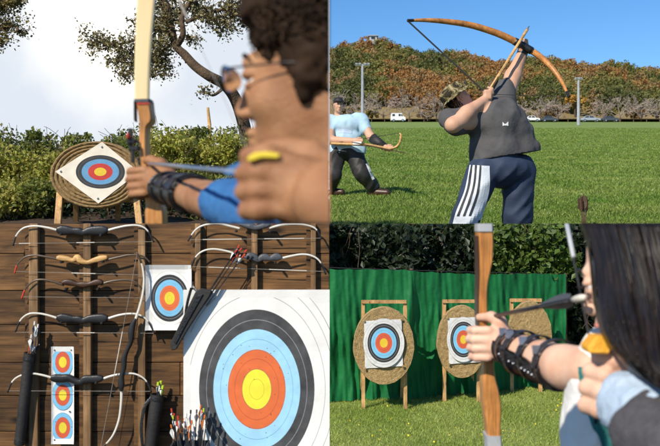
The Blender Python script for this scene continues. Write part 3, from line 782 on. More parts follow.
# longbow
bw = thing('longbow', 'long wooden bow drawn against the blue sky by the leaning archer', 'bow', Q(523, 47, .5))
pts = [(407.5, 20.6, D - .10), (425, 20.2, D), (445, 21.4, D + .12), (470, 25, D + .25), (495, 32.5, D + .36), (512, 40, D + .42), (524, 46.5, D + .45), (540, 56.5, D + .42), (553, 69, D + .34), (562, 82, D + .22), (569, 97, D + .05)]
W = pxspline(pts, 6); n = len(W); rs = [.012 + .035 * math.sin(math.pi * min(1, max(0, i / (n - 1)))) ** .8 for i in range(n)]
mb = MB(); mb.tube(W, rs, 8, flat=.75, up=(0, 1, 0)); mb.build('bow_limb', M['bow_wood'], bw, smooth=True)
mb = MB(); mb.tube(W[n // 2 + 1:n // 2 + 10], .052, 10); mb.build('grip', M['leather'], bw, smooth=True)
for e in (W[:3], W[-3:]):
    mb = MB(); mb.tube(e, .02, 8); mb.build('nock_tip', M['black'], bw)
nockp = Q(487, 94, -.02)
mb = MB(); mb.tube([W[0], nockp], .011, 5); mb.tube([nockp, W[-1]], .004, 5); mb.build('bowstring', M['string_dark'], bw)
ar = thing('arrow', 'pale wooden arrow nocked on the raised longbow', 'arrow', nockp)
tipa = Q(527.5, 29, .42); d = (tipa - nockp).normalized()
mb = MB(); mb.tube([nockp, tipa], .019, 8); mb.build('shaft', M['bow_tan'], ar)
mb = MB(); mb.tube([tipa - d * .02, tipa + d * .06], [.022, .004], 8); mb.build('point', M['steel'], ar)
for k in range(3):
    nn = (d.orthogonal().normalized()); nn.rotate(Matrix.Rotation(k * 2.094, 3, d)); mb = MB()
    mb.prism([nockp + d * .05, nockp + d * .08 + nn * .06, nockp + d * .26 + nn * .05, nockp + d * .33], nn.cross(d) * .004); mb.build('fletching', M['bark'], ar)

# ------------------------------------------------------------------ the second archer at the left border of the field
D2 = 20.9; g2 = fz(D2); Q2 = lambda u, v, dy=0: P(u, v, D2 + dy)
S = SDF(.05)
hL = Q2(336, 152, 0); hR = Q2(353, 152, 0)
kL = Q2(333, 175, -.1); kR = Q2(362, 173, -.2); aL = Q2(329, 196, .1); aR = Q2(374, 191, -.05); aR.z = fz(aR.y) + .14; aL.z = fz(aL.y) + .14
S.chain([hL, kL, aL], [.19, .14, .08]); S.chain([hR, kR, aR], [.19, .14, .08])
S.ell(Q2(346, 150), (.33, .24, .22)); S.ell(Q2(346, 138), (.33, .23, .35)); S.ell(Q2(346, 124), (.38, .22, .22))
sR = Q2(361, 120, 0); eR = Q2(371, 137, -.25); wR = Q2(386, 148, -.50)
sL = Q2(331, 121, 0); eL = Q2(330, 140, -.30); wL = Q2(356, 141, -.55)
S.chain([sR, eR, wR], [.12, .095, .065]); S.chain([sL, eL, wL], [.12, .095, .065])
R2 = frame((.2, -1, -.05)); T2 = head(S, Q2(338.5, 105.5), R2, 1.40)
for w_ in (wR, wL):
    w2 = w_ + Vector((.09, -.04, -.01)); S.ell(w2, (.08, .055, .07), None, .02); S.cap(w_, w2, .05, .05)
    for i in range(4):
        z = -.05 + .033 * i
        S.chain([w2 + Vector((z, -.04, .05)), w2 + Vector((z, -.08, .0)), w2 + Vector((z, -.05, -.06)), w2 + Vector((z, .0, -.06))], [.019, .018, .017, .015], .006)
    S.chain([w2 + Vector((-.06, 0, .03)), w2 + Vector((-.05, -.05, .07)), w2 + Vector((.02, -.06, .075))], [.022, .02, .016], .01)
V, Fc = S.mesh(.0165)
man2 = thing('person', 'archer in a pale blue shirt and black trousers holding a bow low across his waist', 'person', (Q2(346, 150).x, D2, g2))
mesh_obj('body', V, Fc, M['skin_c'], man2, smooth=True, clip='x+')
S = SDF(.06); S.ell(Q2(346, 140), (.37, .27, .38)); S.ell(Q2(346, 125), (.42, .26, .24)); S.cap(Q2(336, 151), Q2(356, 151), .24, .24)
S.chain([Q2(357, 119.5), sR, Q2(366, 130, -.12)], [.15, .155, .135]); S.chain([sL, Q2(329, 132, -.14)], [.155, .14])
V, Fc = S.mesh(.02); sh2 = mesh_obj('shirt', V, Fc, M['tee_blue'], man2, smooth=True, clip='x+', disp=(.018, 4, (.022, 5, (.3, 0, .9))), planes=[(Q2(346, 153.5), Vector((0, 0, -1)))]); b2 = bvh_of(sh2)
mb = MB(); patch(mb, b2, [(338, 128), (345, 127), (352, 129)], [(338, 133), (345, 133), (352, 134)], 6, 3, .006); mb.build('shirt_print', M['cuff'], sh2, clip='x+')
S = SDF(.06); S.chain([hL, kL, aL], [.23, .185, .15]); S.chain([hR, kR, aR + Vector((-.03, 0, .08))], [.23, .185, .15]); S.ell(Q2(345, 152), (.36, .27, .16))
V, Fc = S.mesh(.02); pt2 = mesh_obj('trousers', V, Fc, M['black_matte'], man2, smooth=True, clip='x+', disp=(.02, 4, (.024, 5, (.4, 0, .8))))
b2 = bvh_of(pt2)
mb = MB(); patch(mb, b2, [(365.5, 164), (372, 180)], [(367.5, 163), (374.5, 179)], 6, 2, .007); mb.build('side_stripe', M['tee_white'], pt2, clip='x+')
for a in (aR, aL):
    S = SDF(.04); S.cap(a + Vector((-.03, .05, -.05)), a + Vector((.30, -.10, -.07)), .105, .075); V, Fc = S.mesh(.02); mesh_obj('shoe', V, Fc, M['bow_brown'], man2, smooth=True, clip='x+')
S = SDF(.03); S.ell(T2(0, -.018, .07), (.118, .15, .10), np.array(R2), .03); S.ell(T2(0, .10, .062), (.10, .10, .018), np.array(R2), .02)
V, Fc = S.mesh(.016); mesh_obj('cap', V, Fc, M['black_matte'], man2, smooth=True, clip='x+')
for q in (-1, 1):
    mb = MB(); mb.ball(T2(q * .031, .0785, -.001), .0122 * 1.4); mb.build('eye', M['eye_white'], man2, smooth=True, clip='x+')
mb = MB()
for q in (-1, 1): mb.tube([T2(q * .014, .096, .016), T2(q * .05, .088, .016)], .007, 5)
mb.tube([T2(-.02, .098, -.075), T2(.02, .098, -.075)], .005, 5); mb.build('brow', M['hair_brown'], man2, clip='x+')
mb = MB(); d = (wR - eR); mb.tube([eR + d * .1, eR + d * .5, eR + d * .9], [.118, .105, .085], 14); mb.build('arm_guard', M['black_matte'], man2, smooth=True)
# his bow, held flat
bw = thing('recurve_bow', 'short wooden recurve bow held flat by the archer in pale blue', 'bow', wR)
pts = [(331, 143.5, D2 - .45), (350, 144.2, D2 - .55), (368, 145, D2 - .60), (380, 147, D2 - .62), (389, 148.6, D2 - .66), (396, 147, D2 - .7), (400, 142, D2 - .72), (401, 136, D2 - .74), (399.6, 133, D2 - .74)]
W = pxspline(pts, 6); n = len(W); mb = MB(); mb.tube(W, [.045 - .022 * (i / n) ** 3 for i in range(n)], 8, flat=.7, up=(0, 0, 1)); mb.build('bow_limb', M['bow_tan'], bw, smooth=True, clip='x+')
mb = MB(); mb.tube([W[0], W[-1]], .006, 4); mb.build('bowstring', M['string_dark'], bw, clip='x+')
ar = thing('arrow', 'thin dark arrow laid on the bow of the archer in pale blue', 'arrow', Q2(362, 143, -.7))
mb = MB(); mb.tube([Q2(352, 142, -.68), Q2(405, 153, -.72)], .012, 5); mb.build('shaft', M['bark'], ar)
mb = MB(); mb.box(Q2(357, 143, -.68), (.2, .01, .07)); mb.build('fletching', M['tee_white'], ar)

# arrows stuck in the grass
for i, (u, v, lean) in enumerate([(580.5, 196, -.10), (583.5, 194, .0), (586.5, 197, .12)]):
    yy = 14.9; b = P(584 + (i - 1) * 1.0, 226, yy); b.z = fz(yy); tp = P(u, v, yy + lean * .2)
    lab = ['brown fletched arrow stuck in the grass, leaning left', 'tallest brown fletched arrow stuck upright in the grass', 'brown and white fletched arrow stuck in the grass, leaning right'][i]
    a = thing('arrow', lab, 'arrow', b, 'arrows stuck in the grass'); d = (tp - b).normalized()
    mb = MB(); mb.tube([b - d * .05, tp], .012, 6); mb.build('shaft', M['bark'], a)
    for k in range(3):
        nn = d.orthogonal().normalized(); nn.rotate(Matrix.Rotation(k * 2.094 + i, 3, d)); q = MB()
        q.prism([tp - d * .03, tp - d * .04 + nn * .05, tp - d * .20 + nn * .055, tp - d * .28], nn.cross(d) * .005); q.build('fletching', M[['bow_brown', 'bark', 'bow_brown'][i]] if k else M['tee_white' if i == 2 else 'straw_dark'], a)
# ================================================================== the plank wall of archery gear (lower left)
YW = 4.60                       # face of the boards
W_ = lambda u, v, out=0.: P(u, v, YW) + Vector((0, -out, 0))       # a point 'out' metres in front of the boards
px = YW / FPX
wall = thing('plank_wall', 'brown plank wall with upright studs hung with bows, targets and quivers', 'wall', W_(165, 446))
mb = MB(); random.seed(4)
z = 0.; zb = P(0, 470, YW).z; i = 0
hts = [30, 37, 34, 38, 33, 36, 35, 38, 36]
for h in hts:
    hh = h * px; x = P(-30, 0, YW).x - random.uniform(0, .4)
    while x < 0:
        x2 = min(0, x + random.uniform(1.2, 2.2))
        if 0 - x2 < .25: x2 = 0
        mb.box(((x + x2) / 2, YW + .012 + random.uniform(0, .003), z - hh / 2), (x2 - x - .003, .024, hh - .004)); x = x2
    z -= hh
    if z < zb: break
mb.build('board', M['wall_plank'], wall, bevel=.0018)
q = MB(); q.box((P(-30, 0, YW).x / 2 - .2, YW + .04, zb / 2), (-P(-30, 0, YW).x + .4, .02, -zb)); q.build('backing', M['soil'], wall)
for (u0, u1, v1) in [(31, 40, 470), (85, 92.5, 470), (139.5, 146.5, 470), (196, 201.5, 470), (252, 258, 470), (311, 316, 470)]:
    q = MB(); a = W_(u0, 223.6).x; b = W_(u1, 223.6).x; q.box(((a + b) / 2, YW - .0175, zb / 2), (b - a, .035, -zb)); q.build('stud', M['stud'], wall, bevel=.002)
    q = MB(); q.box((a - .012, YW - .010, zb / 2), (.0235, .02, -zb)); q.build('stud_shade', M['wall_plank'], wall)  # dark strip standing in for the shaded left side of the stud

def rings(mb, c, rx, ry, spec, n=64):
    """flat concentric face: spec [(relative radius, material index)] from the outside in"""
    prev = None
    for k, (rr, m) in enumerate(spec):
        nxt = spec[k + 1][0] if k + 1 < len(spec) else 0.
        vo = [c + Vector((math.cos(2 * math.pi * j / n) * rx * rr, 0, math.sin(2 * math.pi * j / n) * ry * rr)) for j in range(n)]
        if nxt > 0:
            vi = [c + Vector((math.cos(2 * math.pi * j / n) * rx * nxt, 0, math.sin(2 * math.pi * j / n) * ry * nxt)) for j in range(n)]
            mb.add(vo + vi, [(j, (j + 1) % n, n + (j + 1) % n, n + j) for j in range(n)], m)
        else: mb.add(vo, [tuple(range(n))], m)

def line(spec, r, w, m, under):
    """insert a thin printed line of material m at radius r over the zone 'under'"""
    spec += [(r + w / 2, m), (r - w / 2, under)]

def sheet(t, u0, v0, u1, v1, out, m, clip='', curl=0., name='paper'):
    """a slightly wavy sheet of paper"""
    n = 14; a = W_(u0, v0, out); b = W_(u1, v1, out); vs = []
    for j in range(n + 1):
        for i in range(n + 1):
            s, q = i / n, j / n; x = a.x + (b.x - a.x) * s; z = a.z + (b.z - a.z) * q
            vs.append((x, a.y - curl * (max(0, abs(2 * s - 1) - .75) ** 2 + max(0, abs(2 * q - 1) - .75) ** 2) * 16 * .3, z))
    fs = [(j * (n + 1) + i, j * (n + 1) + i + 1, (j + 1) * (n + 1) + i + 1, (j + 1) * (n + 1) + i) for j in range(n) for i in range(n)]
    vs2 = [(x, y + .0016, z) for x, y, z in vs]; N = len(vs)
    bd = [i for i in range(n + 1)] + [(j + 1) * (n + 1) + n for j in range(n)] + [n * (n + 1) + n - 1 - i for i in range(n)] + [(n - 1 - j) * (n + 1) for j in range(n - 1)]
    fs += [tuple(i + N for i in f)[::-1] for f in fs] + [(bd[k], bd[k] + N, bd[(k + 1) % len(bd)] + N, bd[(k + 1) % len(bd)]) for k in range(len(bd))]
    return mesh_obj(name, vs + vs2, fs, m, t, smooth=False, clip=clip)

# three-spot strip
t = thing('target_sheet', 'narrow white target strip with three small red and blue spots', 'target', W_(65, 442, .01), 'paper targets on the plank wall')
sheet(t, 54, 345.5, 76.3, 442, .037, M['paper'], curl=.02)
for i, v in enumerate((361, 393.7, 426)):
    mb = MB(); sp = [(1.03, 4), (.985, 0), (.72, 5), (.69, 1), (.38, 6), (.36, 2)]; rings(mb, W_(65, v, .0395), 10.3 * px, 14.6 * px, sp)
    mb.build('spot', [M['shot_blue'], M['shot_red'], M['shot_yellow'], M['ink_black'], M['line_blue'], M['line_red'], M['line_yellow']], t)
mb = MB()
for u, v in ((57, 349), (73.6, 349), (72, 410), (57, 438)): mb.tube([W_(u, v, .036), W_(u, v, .043)], .8 * px, 8)
mb.build('pin', M['charcoal'], t)

# small square target
t = thing('target_sheet', 'white square target sheet partly behind the slanting black quiver', 'target', W_(170, 329, .01), 'paper targets on the plank wall')
sheet(t, 147.5, 264.5, 193, 329, .037, M['paper'], curl=.05)
sp = [(1.16, 7), (1.15, 8), (1.0, 0), (.885, 7), (.87, 0), (.78, 1), (.66, 9), (.65, 1), (.54, 2), (.42, 10), (.41, 2), (.27, 3), (.13, 11), (.12, 3)]
ringm = [M['ink_black'], M['ink_blue'], M['ink_orange'], M['ink_yellow'], M['line_dark'], M['line_dark'], M['line_dark'], M['line_pale'], M['paper'], M['line_blue'], M['line_red'], M['line_yellow']]
mb = MB(); rings(mb, W_(171, 297.5, .0395), 18.6 * px, 23.4 * px, sp); mb.build('ring_face', ringm, t)
mb = MB()
for u, v in ((150, 267.5), (150, 326), (190.5, 267.5)): mb.tube([W_(u, v, .036), W_(u, v, .044)], .9 * px, 8)
mb.build('pin', M['charcoal'], t)

# the big target
t = thing('target_sheet', 'largest target, a huge white sheet with orange and yellow centre', 'target', W_(258, 446, .05), 'paper targets on the plank wall')
sheet(t, 186, 288.5, 345, 470, .075, M['paper'], clip='x-', curl=.02)
q = MB(); a = W_(188, 291, .062); b = W_(345, 470, .062); q.box(((a.x + b.x) / 2, a.y + .012, (a.z + b.z) / 2), (b.x - a.x, .036, a.z - b.z)); q.build('backing_board', M['straw'], t, clip='x-')
R0 = 56.8 * px; R1 = 78.5 * px
sp = [(1.47, 7), (1.462, 8), (1.355, 7), (1.347, 8), (1.19, 7), (1.182, 8), (1.0, 0), (.875, 12), (.867, 0), (.752, 1), (.63, 9), (.624, 1), (.50, 2), (.496, 4), (.492, 2), (.385, 10), (.379, 2), (.255, 4), (.25, 3), (.13, 11), (.124, 3)]
bigm = [M['ink_grey'], M['shot_sky'], M['shot_orange'], M['shot_lemon']] + ringm[4:] + [M['line_pale']]
mb = MB(); rings(mb, W_(258, 386.5, .078), R0, R1, sp, 96); mb.build('ring_face', bigm, t, clip='x- x>%f z<%f' % (W_(186.6, 0, .078).x, W_(0, 289, .078).z))

# ---- bows on the wall
def riser(t, pts, w, m, out, thick=.022, clip='', name='riser'):
    """contoured grip: pts [(u, v, half width px)]"""
    sp = spline(pts, 6); mb = MB(); vs = []; k = len(sp)
    for i, p in enumerate(sp):
        d = np.array(sp[min(i + 1, k - 1)][:2]) - np.array(sp[max(i - 1, 0)][:2]); d = d / (np.linalg.norm(d) + 1e-9); nn = np.array((-d[1], d[0])) * max(.4, p[2]) * w
        for a_, h_ in ((1, 0), (1, .62), (.84, .88), (.6, 1), (-.6, 1), (-.84, .88), (-1, .62), (-1, 0)): vs.append(W_(p[0] + nn[0] * a_, p[1] + nn[1] * a_, out + thick * h_))
    mb.add(vs, [(8 * i + j, 8 * i + (j + 1) % 8, 8 * i + 8 + (j + 1) % 8, 8 * i + 8 + j) for i in range(k - 1) for j in range(8)] + [tuple(range(8))[::-1], tuple(8 * k - 8 + j for j in range(8))])
    return mb.build(name, m, t, clip=clip, smooth=True)

def limb(t, pts, m, out, wid=.0125, clip='', tip=None, string_end=True):
    W = [W_(p[0], p[1], out + .011) for p in spline(pts, 7)]; n = len(W); mb = MB()
    mb.tube(W, [wid * .48 * (1 - .45 * i / n) for i in range(n)], 8, flat=.5, up=None if 0 else (.0, -1, .0)); o = mb.build('limb', m, t, smooth=True, clip=clip)
    if tip:
        q = MB(); k = max(2, n // 5); q.tube(W[-k:], wid * .36, 8); q.build('limb_tip', tip, o, smooth=True, clip=clip)
    return W[-1]

def cord(t, a, b, out, m, r=.0011, segs=None, clip=''):
    mb = MB(); A = W_(*a, out); B = W_(*b, out); mb.tube([A, B], r, 5); o = mb.build('bowstring', M['string_white'] if m == 'w' else M['string_dark'], t, clip=clip)
    for s0, s1 in segs or ():
        q = MB(); q.tube([A.lerp(B, s0), A.lerp(B, s1)], r * 1.9, 6); q.build('serving', M['limb_white'], o, clip=clip)

def pegs(t, pts, out):
    for u, v in pts:
        q = MB(); q.tube([W_(u, v, -.005), W_(u, v, out)], .006, 8); q.build('bolt', M['charcoal'], t)

G = 'bows hung on the plank wall'
def bow(label, rp, lp, rpts, lm, rm, string, w=1., tip=None, out=.04, clip='z-', segs=None, knobs=None, sm='w', name='recurve_bow'):
    u = [p[0] for p in rp]; t = thing(name, label, 'bow', W_(sum(u) / len(u), max(p[1] for p in rp), out), G)
    riser(t, rp, w * 1.05, rm, out, clip=clip)
    limb(t, lp, lm, out, clip=clip, tip=tip); limb(t, rpts, lm, out, clip=clip, tip=tip if tip is not M['red'] else None)
    if string: cord(t, *string, out + .012, sm, segs=segs, clip=clip)
    for (ku, kv) in knobs or ():
        q = MB(); q.tube([W_(ku, kv, out - .004), W_(ku, kv, out + .032)], 1.3 * px, 10); q.tube([W_(ku, kv, out + .032), W_(ku, kv, out + .037)], .8 * px, 8); q.build('limb_bolt', M['black'], t, clip=clip, smooth=False)
    return t
hr = lambda y0, s=1.: [(60, y0 - 1, 2.2), (64, y0, 4.6 * s), (70, y0 + .5, 4.4 * s), (76, y0 + 1, 3.3 * s), (82, y0 + 1.4, 3.6 * s), (86, y0 + 2.4, 2.9 * s), (92, y0 + .8, 3.8 * s), (99, y0 + .5, 4.6 * s), (106, y0 + .2, 4.4 * s), (110, y0 - .4, 2.2)]
bow('black bow with white limbs hung topmost at the left of the wall', hr(230), [(62, 230.5), (50, 227.5), (38, 226), (27, 228), (20, 235), (16.6, 245.5)], [(108, 231), (118, 228), (130, 225.6), (141, 225.6), (149, 230), (156, 242)],
    M['limb_white'], M['black'], ((17, 243.4), (155.6, 241.4)), tip=M['black'], segs=[(.04, .12), (.45, .58)], knobs=[(64.5, 234), (104, 235)])
bow('bow with a pale tan wooden grip and thin dark limbs', [(60, 257.5, 1.6), (63, 257.5, 2.8), (70, 258.5, 2.6), (76, 259.8, 2.0), (80, 257.5, 3.2), (84, 260.5, 2.8), (90, 262, 2.0), (97, 260, 2.6), (104, 258, 2.9), (110, 257, 1.8)],
    [(62, 259), (50, 256.6), (38, 255), (28, 257), (21, 264), (18, 273)], [(108, 260), (120, 257), (132, 254.6), (141, 255), (147, 257), (152, 262)], M['limb_dark'], M['bow_tan'], ((19, 271), (151, 274.5)), tip=M['red'], knobs=[(65, 261.5), (105.5, 261)], segs=[(.42, .6)])
bow('bow with a dark brown grip below the tan wooden one', [(65, 282.5, 1.5), (69, 281.5, 2.8), (74, 282, 3.0), (80, 283.5, 2.2), (86, 284, 3.0), (92, 283.5, 2.2), (98, 282, 3.0), (102, 281.5, 2.8), (105, 282.5, 1.5)],
    [(67, 284.5), (56, 281), (46, 279), (37, 280.5), (29, 288), (25, 298)], [(103, 284), (112, 281), (124, 279.4), (134, 280), (140, 284), (147, 294)], M['limb_dark'], M['bow_brown'], ((26, 296), (146.5, 297)), tip=M['red'], knobs=[(69.5, 288), (101, 288)])
bow('black bow with white limbs hung fourth from the top at the left', hr(317, .95), [(63, 318), (52, 314.5), (42, 312.5), (32, 313), (24, 319), (19, 330.5)], [(109, 318), (120, 314.5), (130, 312.8), (140, 313.5), (149, 319), (157, 333)],
    M['limb_white'], M['black'], ((19.5, 331), (156, 332)), tip=M['black'], knobs=[(65, 321), (105, 321.5)], segs=[(.44, .57)])
bow('black bow with white limbs lying across the three spot strip', [(55, 375, 2), (58, 376, 3.6), (65, 376.5, 3.8), (72, 376, 3.4), (78, 378.5, 3.0), (84, 380, 2.8), (88, 377.5, 3.8), (95, 377, 3.7), (102, 376.5, 3.5), (106, 376, 2)],
    [(57, 376), (46, 373), (36, 371.6), (25, 373.5), (17, 379), (12, 390)], [(104, 377.5), (114, 374), (126, 371.8), (138, 372), (148, 378), (154, 390)], M['limb_white'], M['black'], ((12.5, 388.5), (153.6, 389)), tip=M['black'], out=.052, knobs=[(100, 380)])
bow('charcoal bow with white limbs hung topmost at the right', [(240, 224, 1.5), (244, 224, 3), (250, 225.5, 3.4), (256, 227.5, 2.6), (262, 226.5, 2.6), (267, 224.5, 3.2), (271, 223.5, 2)], [(241, 228.5), (231, 226), (219, 223.6), (206, 225), (198, 229), (193, 235), (189.5, 241)],
    [(270, 228), (282, 225), (296, 224.2), (308, 225.4), (316, 229), (322, 239)], M['limb_white'], M['charcoal'], ((190, 239.6), (321.5, 238)), tip=M['black'], segs=[(.11, .40), (.57, .87)], knobs=[(237.5, 231), (271, 231)])
bow('charcoal grey bow with white limbs above the big target', [(247, 258, 1.5), (250, 256, 3.6), (255, 257, 3.6), (259, 259.5, 2.4), (263, 257, 3.2), (267, 257, 3.4), (271, 258, 2.4), (276, 256.6, 3.6), (280, 257, 3), (282, 258, 1.5)],
    [(249, 258.5), (238, 254), (226, 250.4), (214, 248.8), (204, 251), (197, 257), (192, 268)], [(280, 258.5), (290, 256), (302, 254), (312, 255.4), (320, 261), (326, 274)], M['limb_white'], M['charcoal'], ((192.5, 266), (325.6, 271)), tip=M['black'], segs=[(.13, .40), (.58, .86)], knobs=[(244, 261), (276, 262)])
# the upright bow
t = thing('recurve_bow', 'black bow with white limbs hung upright left of the square target', 'bow', W_(131, 446, .06), G)
riser(t, [(139, 317, 1.4), (136, 323, 2.6), (134.5, 331, 3.0), (134, 340, 2.2), (130, 349, 1.9), (127.5, 356, 2.6), (127, 365, 2.4), (125, 374, 2.4), (124.5, 382, 3.0), (125, 388, 1.4)], 1., M['black'], .066)
limb(t, [(138, 320), (142.6, 306), (146, 292), (147, 278), (145, 264), (140, 251.6)], M['limb_white'], .066, .0145, tip=M['limb_dark'])
limb(t, [(125, 386), (124.6, 400), (122.5, 416), (117.5, 430), (111, 439), (104, 445)], M['limb_white'], .066, .0145, tip=M['limb_dark'])
cord(t, (140.5, 253), (104.5, 444.5), .08, 'w', .0012, [(.4, .62)])

# ---- quivers and arrows
GA = 'arrows in the quivers and the black bin'
def arrow(label, a, b, colr, group=GA, r=.0024, fl=11, out=.1, nock='red', y2=None):
    """a: nock end (u, v), b: hidden end"""
    A = W_(*a, out); B = W_(*b, out if y2 is None else y2); t = thing('arrow', label, 'arrow', B, group); d = (A - B).normalized()
    q = MB(); q.tube([B, A], r, 6); q.build('shaft', M['black'] if nock != 'white' else M['charcoal'], t)
    for k in range(3):
        nn = d.orthogonal().normalized(); nn.rotate(Matrix.Rotation(k * 2.094 + a[0], 3, d)); q = MB(); L = fl * px
        q.prism([A - d * .014, A - d * .018 + nn * .006, A - d * .5 * L + nn * .014, A - d * L + nn * .003, A - d * L * 1.05], nn.cross(d) * .0014); q.build('fletching', M[colr[min(k, len(colr) - 1)]], t)
    q = MB(); q.tube([A - d * .012, A + d * .006], r * 1.7, 6); q.build('nock', M[nock], t)
    return t

def quiver(label, a, b, ra, rb, out, strap=None, cap=True):
    """open tube from mouth a to foot b"""
    A = W_(*a, out); B = W_(*b, out); d = (A - B).normalized(); t = thing('quiver', label, 'quiver', B, 'quivers hung on the plank wall')
    x = d.cross(Vector((0, -1, 0))).normalized(); yv = x.cross(d); L = (A - B).length; q = MB()
    q.lathe(B, x, yv, d, [(rb * px * .9, 0), (rb * px, .006), (ra * px, L * .99), (ra * px * 1.03, L), (ra * px * .86, L), (ra * px * .84, L * .97)], 24); q.build('tube', M['black_matte'], t, smooth=False)
    for s in (.03, .93):
        q = MB(); rr = (rb + (ra - rb) * s) * px; q.lathe(B, x, yv, d, [(rr * 1.05, L * s - .01), (rr * 1.07, L * s), (rr * 1.05, L * s + .012)], 24); q.build('band', M['leather'], t)
    if strap:
        q = MB(); W = [W_(p[0], p[1], out + p[2]) for p in spline(strap, 6)]; q.tube(W, .008, 8, flat=.25, up=(0, -1, 0)); q.build('strap', M['leather'], t)
    return t
quiver('long black tube quiver hanging at the far left with white fletched arrows', (33.5, 351), (23.5, 442), 5.4, 5.2, .06, strap=[(37, 352, .02), (40, 345, -.03), (38, 336, -.045)])
for i, (a, b) in enumerate([((33, 347), (31, 372)), ((37, 340), (33, 372)), ((39.2, 321), (34, 372)), ((40.6, 327), (35, 372)), ((42, 324), (36, 372)), ((36, 334), (32, 372))]):
    arrow('red fletched arrow low in the far left quiver' if i == 0 else 'white fletched arrow in the far left quiver', a, b, ['red', 'orange'] if i == 0 else ['white', 'charcoal', 'white'], out=.055 + .008 * (i % 3), nock='red' if i < 2 else 'white')
quiver('black quiver at the bottom with a lime and white fletched arrow', (159.5, 392), (152, 452), 6.6, 6.4, .06, strap=[(155, 394, .02), (148, 404, .03), (145, 425, .03), (147, 452, .02)])
for i, (a, b) in enumerate([((163, 380), (160, 410)), ((160.6, 381), (158, 410)), ((165.5, 384), (161, 410))]):
    arrow(['lime topped arrow in the bottom quiver, middle one of three', 'white fletched arrow at the left in the bottom quiver', 'white fletched arrow at the right in the bottom quiver'][i], a, b, [['lime', 'white'], ['white'], ['white', 'lime']][i], out=.055 + .01 * i, nock='lime', fl=9, r=.004)
# flat slanting belt quiver
t = thing('quiver', 'flat black belt quiver hanging slantwise over the corner of the big target', 'quiver', W_(176, 347, .09), 'quivers hung on the plank wall')
q = MB(); q.prism([W_(*p, .092) for p in [(174.6, 340), (199, 290), (204.5, 286.5), (215, 289), (213, 294), (192, 326), (180, 346.5), (175.6, 347)]], (0, -.035, 0)); q.build('pouch', M['black_matte'], t, bevel=.004)
q = MB(); q.prism([W_(*p, .128) for p in [(178, 338), (200, 294), (207, 292), (190, 322), (180, 341)]], (0, -.006, 0)); q.build('pocket', M['leather'], t, bevel=.002)
for s in ([(195, 286, .12), (191, 300, .11), (189, 312, .1), (192, 318, .11)], [(200, 289, .125), (196, 284, .11), (196.5, 281, .08)]):
    q = MB(); q.tube([W_(p[0], p[1], p[2]) for p in spline(s, 6)], .007, 8, flat=.3, up=(0, -1, 0)); q.build('strap', M['leather'], t)
for i, (a, b) in enumerate([((241, 245.5), (205, 302)), ((243, 248.5), (207, 303)), ((238.5, 250), (204, 301)), ((248, 250), (210, 303)), ((245.5, 255), (209, 304)), ((240, 254), (206, 303))]):
    arrow('thin black arrow with a red nock in the slanting belt quiver', a, b, ['black', 'red' if i % 2 else 'white', 'charcoal'], out=.10 + .006 * (i % 3), nock='red', fl=10)
# bin of arrows
b = W_(194, 452, .19); t = thing('arrow_bin', 'black open bin full of arrows standing in front of the big target', 'bin', b)
a0, a1 = W_(177.5, 436, .0).x, W_(212.5, 436, .0).x; zt = W_(0, 435.5, 0).z; zb2 = W_(0, 462, 0).z; y0 = YW - .24; y1 = YW - .10
for c, s in [(((a0 + a1) / 2, y0, (zt + zb2) / 2), (a1 - a0, .006, zt - zb2)), (((a0 + a1) / 2, y1, (zt + zb2) / 2), (a1 - a0, .006, zt - zb2)), ((a0 + .003, (y0 + y1) / 2, (zt + zb2) / 2), (.006, y1 - y0 - .007, zt - zb2)), ((a1 - .003, (y0 + y1) / 2, (zt + zb2) / 2), (.006, y1 - y0 - .007, zt - zb2))]:
    q = MB(); q.box(c, s); q.build('side_panel', M['charcoal'], t, bevel=.001)
q = MB(); q.box(((a0 + a1) / 2, (y0 + y1) / 2, zb2 + .01), (a1 - a0 - .014, y1 - y0 - .008, .01)); q.build('base', M['black'], t)
random.seed(9)
tops = [(175.5, 405, 'red'), (177.5, 411, 'lime'), (176.5, 419, 'orange'), (181, 415, 'white'), (184.5, 409, 'red'), (183.5, 425, 'orange'), (188.5, 414, 'orange'), (191, 408, 'white'), (196, 404, 'black'), (197.5, 413, 'orange'), (200, 406, 'charcoal'), (204.5, 401, 'orange'), (206.5, 405, 'red'), (208.5, 402.5, 'lime'), (210, 408, 'orange'), (211.5, 404, 'black'), (208, 416, 'red'), (193, 421, 'orange')]
for i, (u, v, c) in enumerate(tops):
    nm = {'charcoal': 'grey', 'black': 'black', 'lime': 'lime green'}.get(c, c)
    arrow(f'{nm} nocked arrow standing in the black bin', (u, v), (194 + (u - 194) * .55, 458), [c if c != 'black' else 'charcoal', 'white', 'black' if i % 2 else 'white'], out=.115 + .02 * (i % 5), nock=c, fl=9 + (i % 3) * 2, r=.0026)
# ================================================================== the shooting garden (lower right)
LZ = -1.70
mb = MB(); mb.add([(-4, 6.2, LZ), (7, 6.2, LZ), (7, 11.2, LZ), (-4, 11.2, LZ)], [(0, 1, 2, 3)])
tag(mb.build('lawn', M['lawn'], origin=(0, 0, 0)), kind='structure')
r = np.random.default_rng(8); n = 110000
y = r.uniform(6.6, 9.4, n); x = r.uniform(-.7, 4.0, n)
V, F = blades(np.stack([x, y, np.full(n, LZ - .002)], 1), .022 * (1 + .5 * np.array([noise.noise(Vector((a * 2.2, b * 2.2, 4))) for a, b in zip(x, y)])), .0030, .6, r)
tag(mesh_obj('grass', V, F, M['lawn_blade']), 'short pale green grass blades of the lawn in front of the straw targets', 'grass', kind='stuff')
# yellow flowers in the lawn
n = 90; V, F = leaves(np.stack([r.uniform(.1, 3.4, n), r.uniform(6.9, 8.6, n), np.full(n, LZ + .022)], 1), .016, 1., -3, .3, r)
tag(mesh_obj('flowers', V, F, M['ink_yellow']), 'tiny yellow flowers dotted over the lawn', 'flowers', kind='stuff')

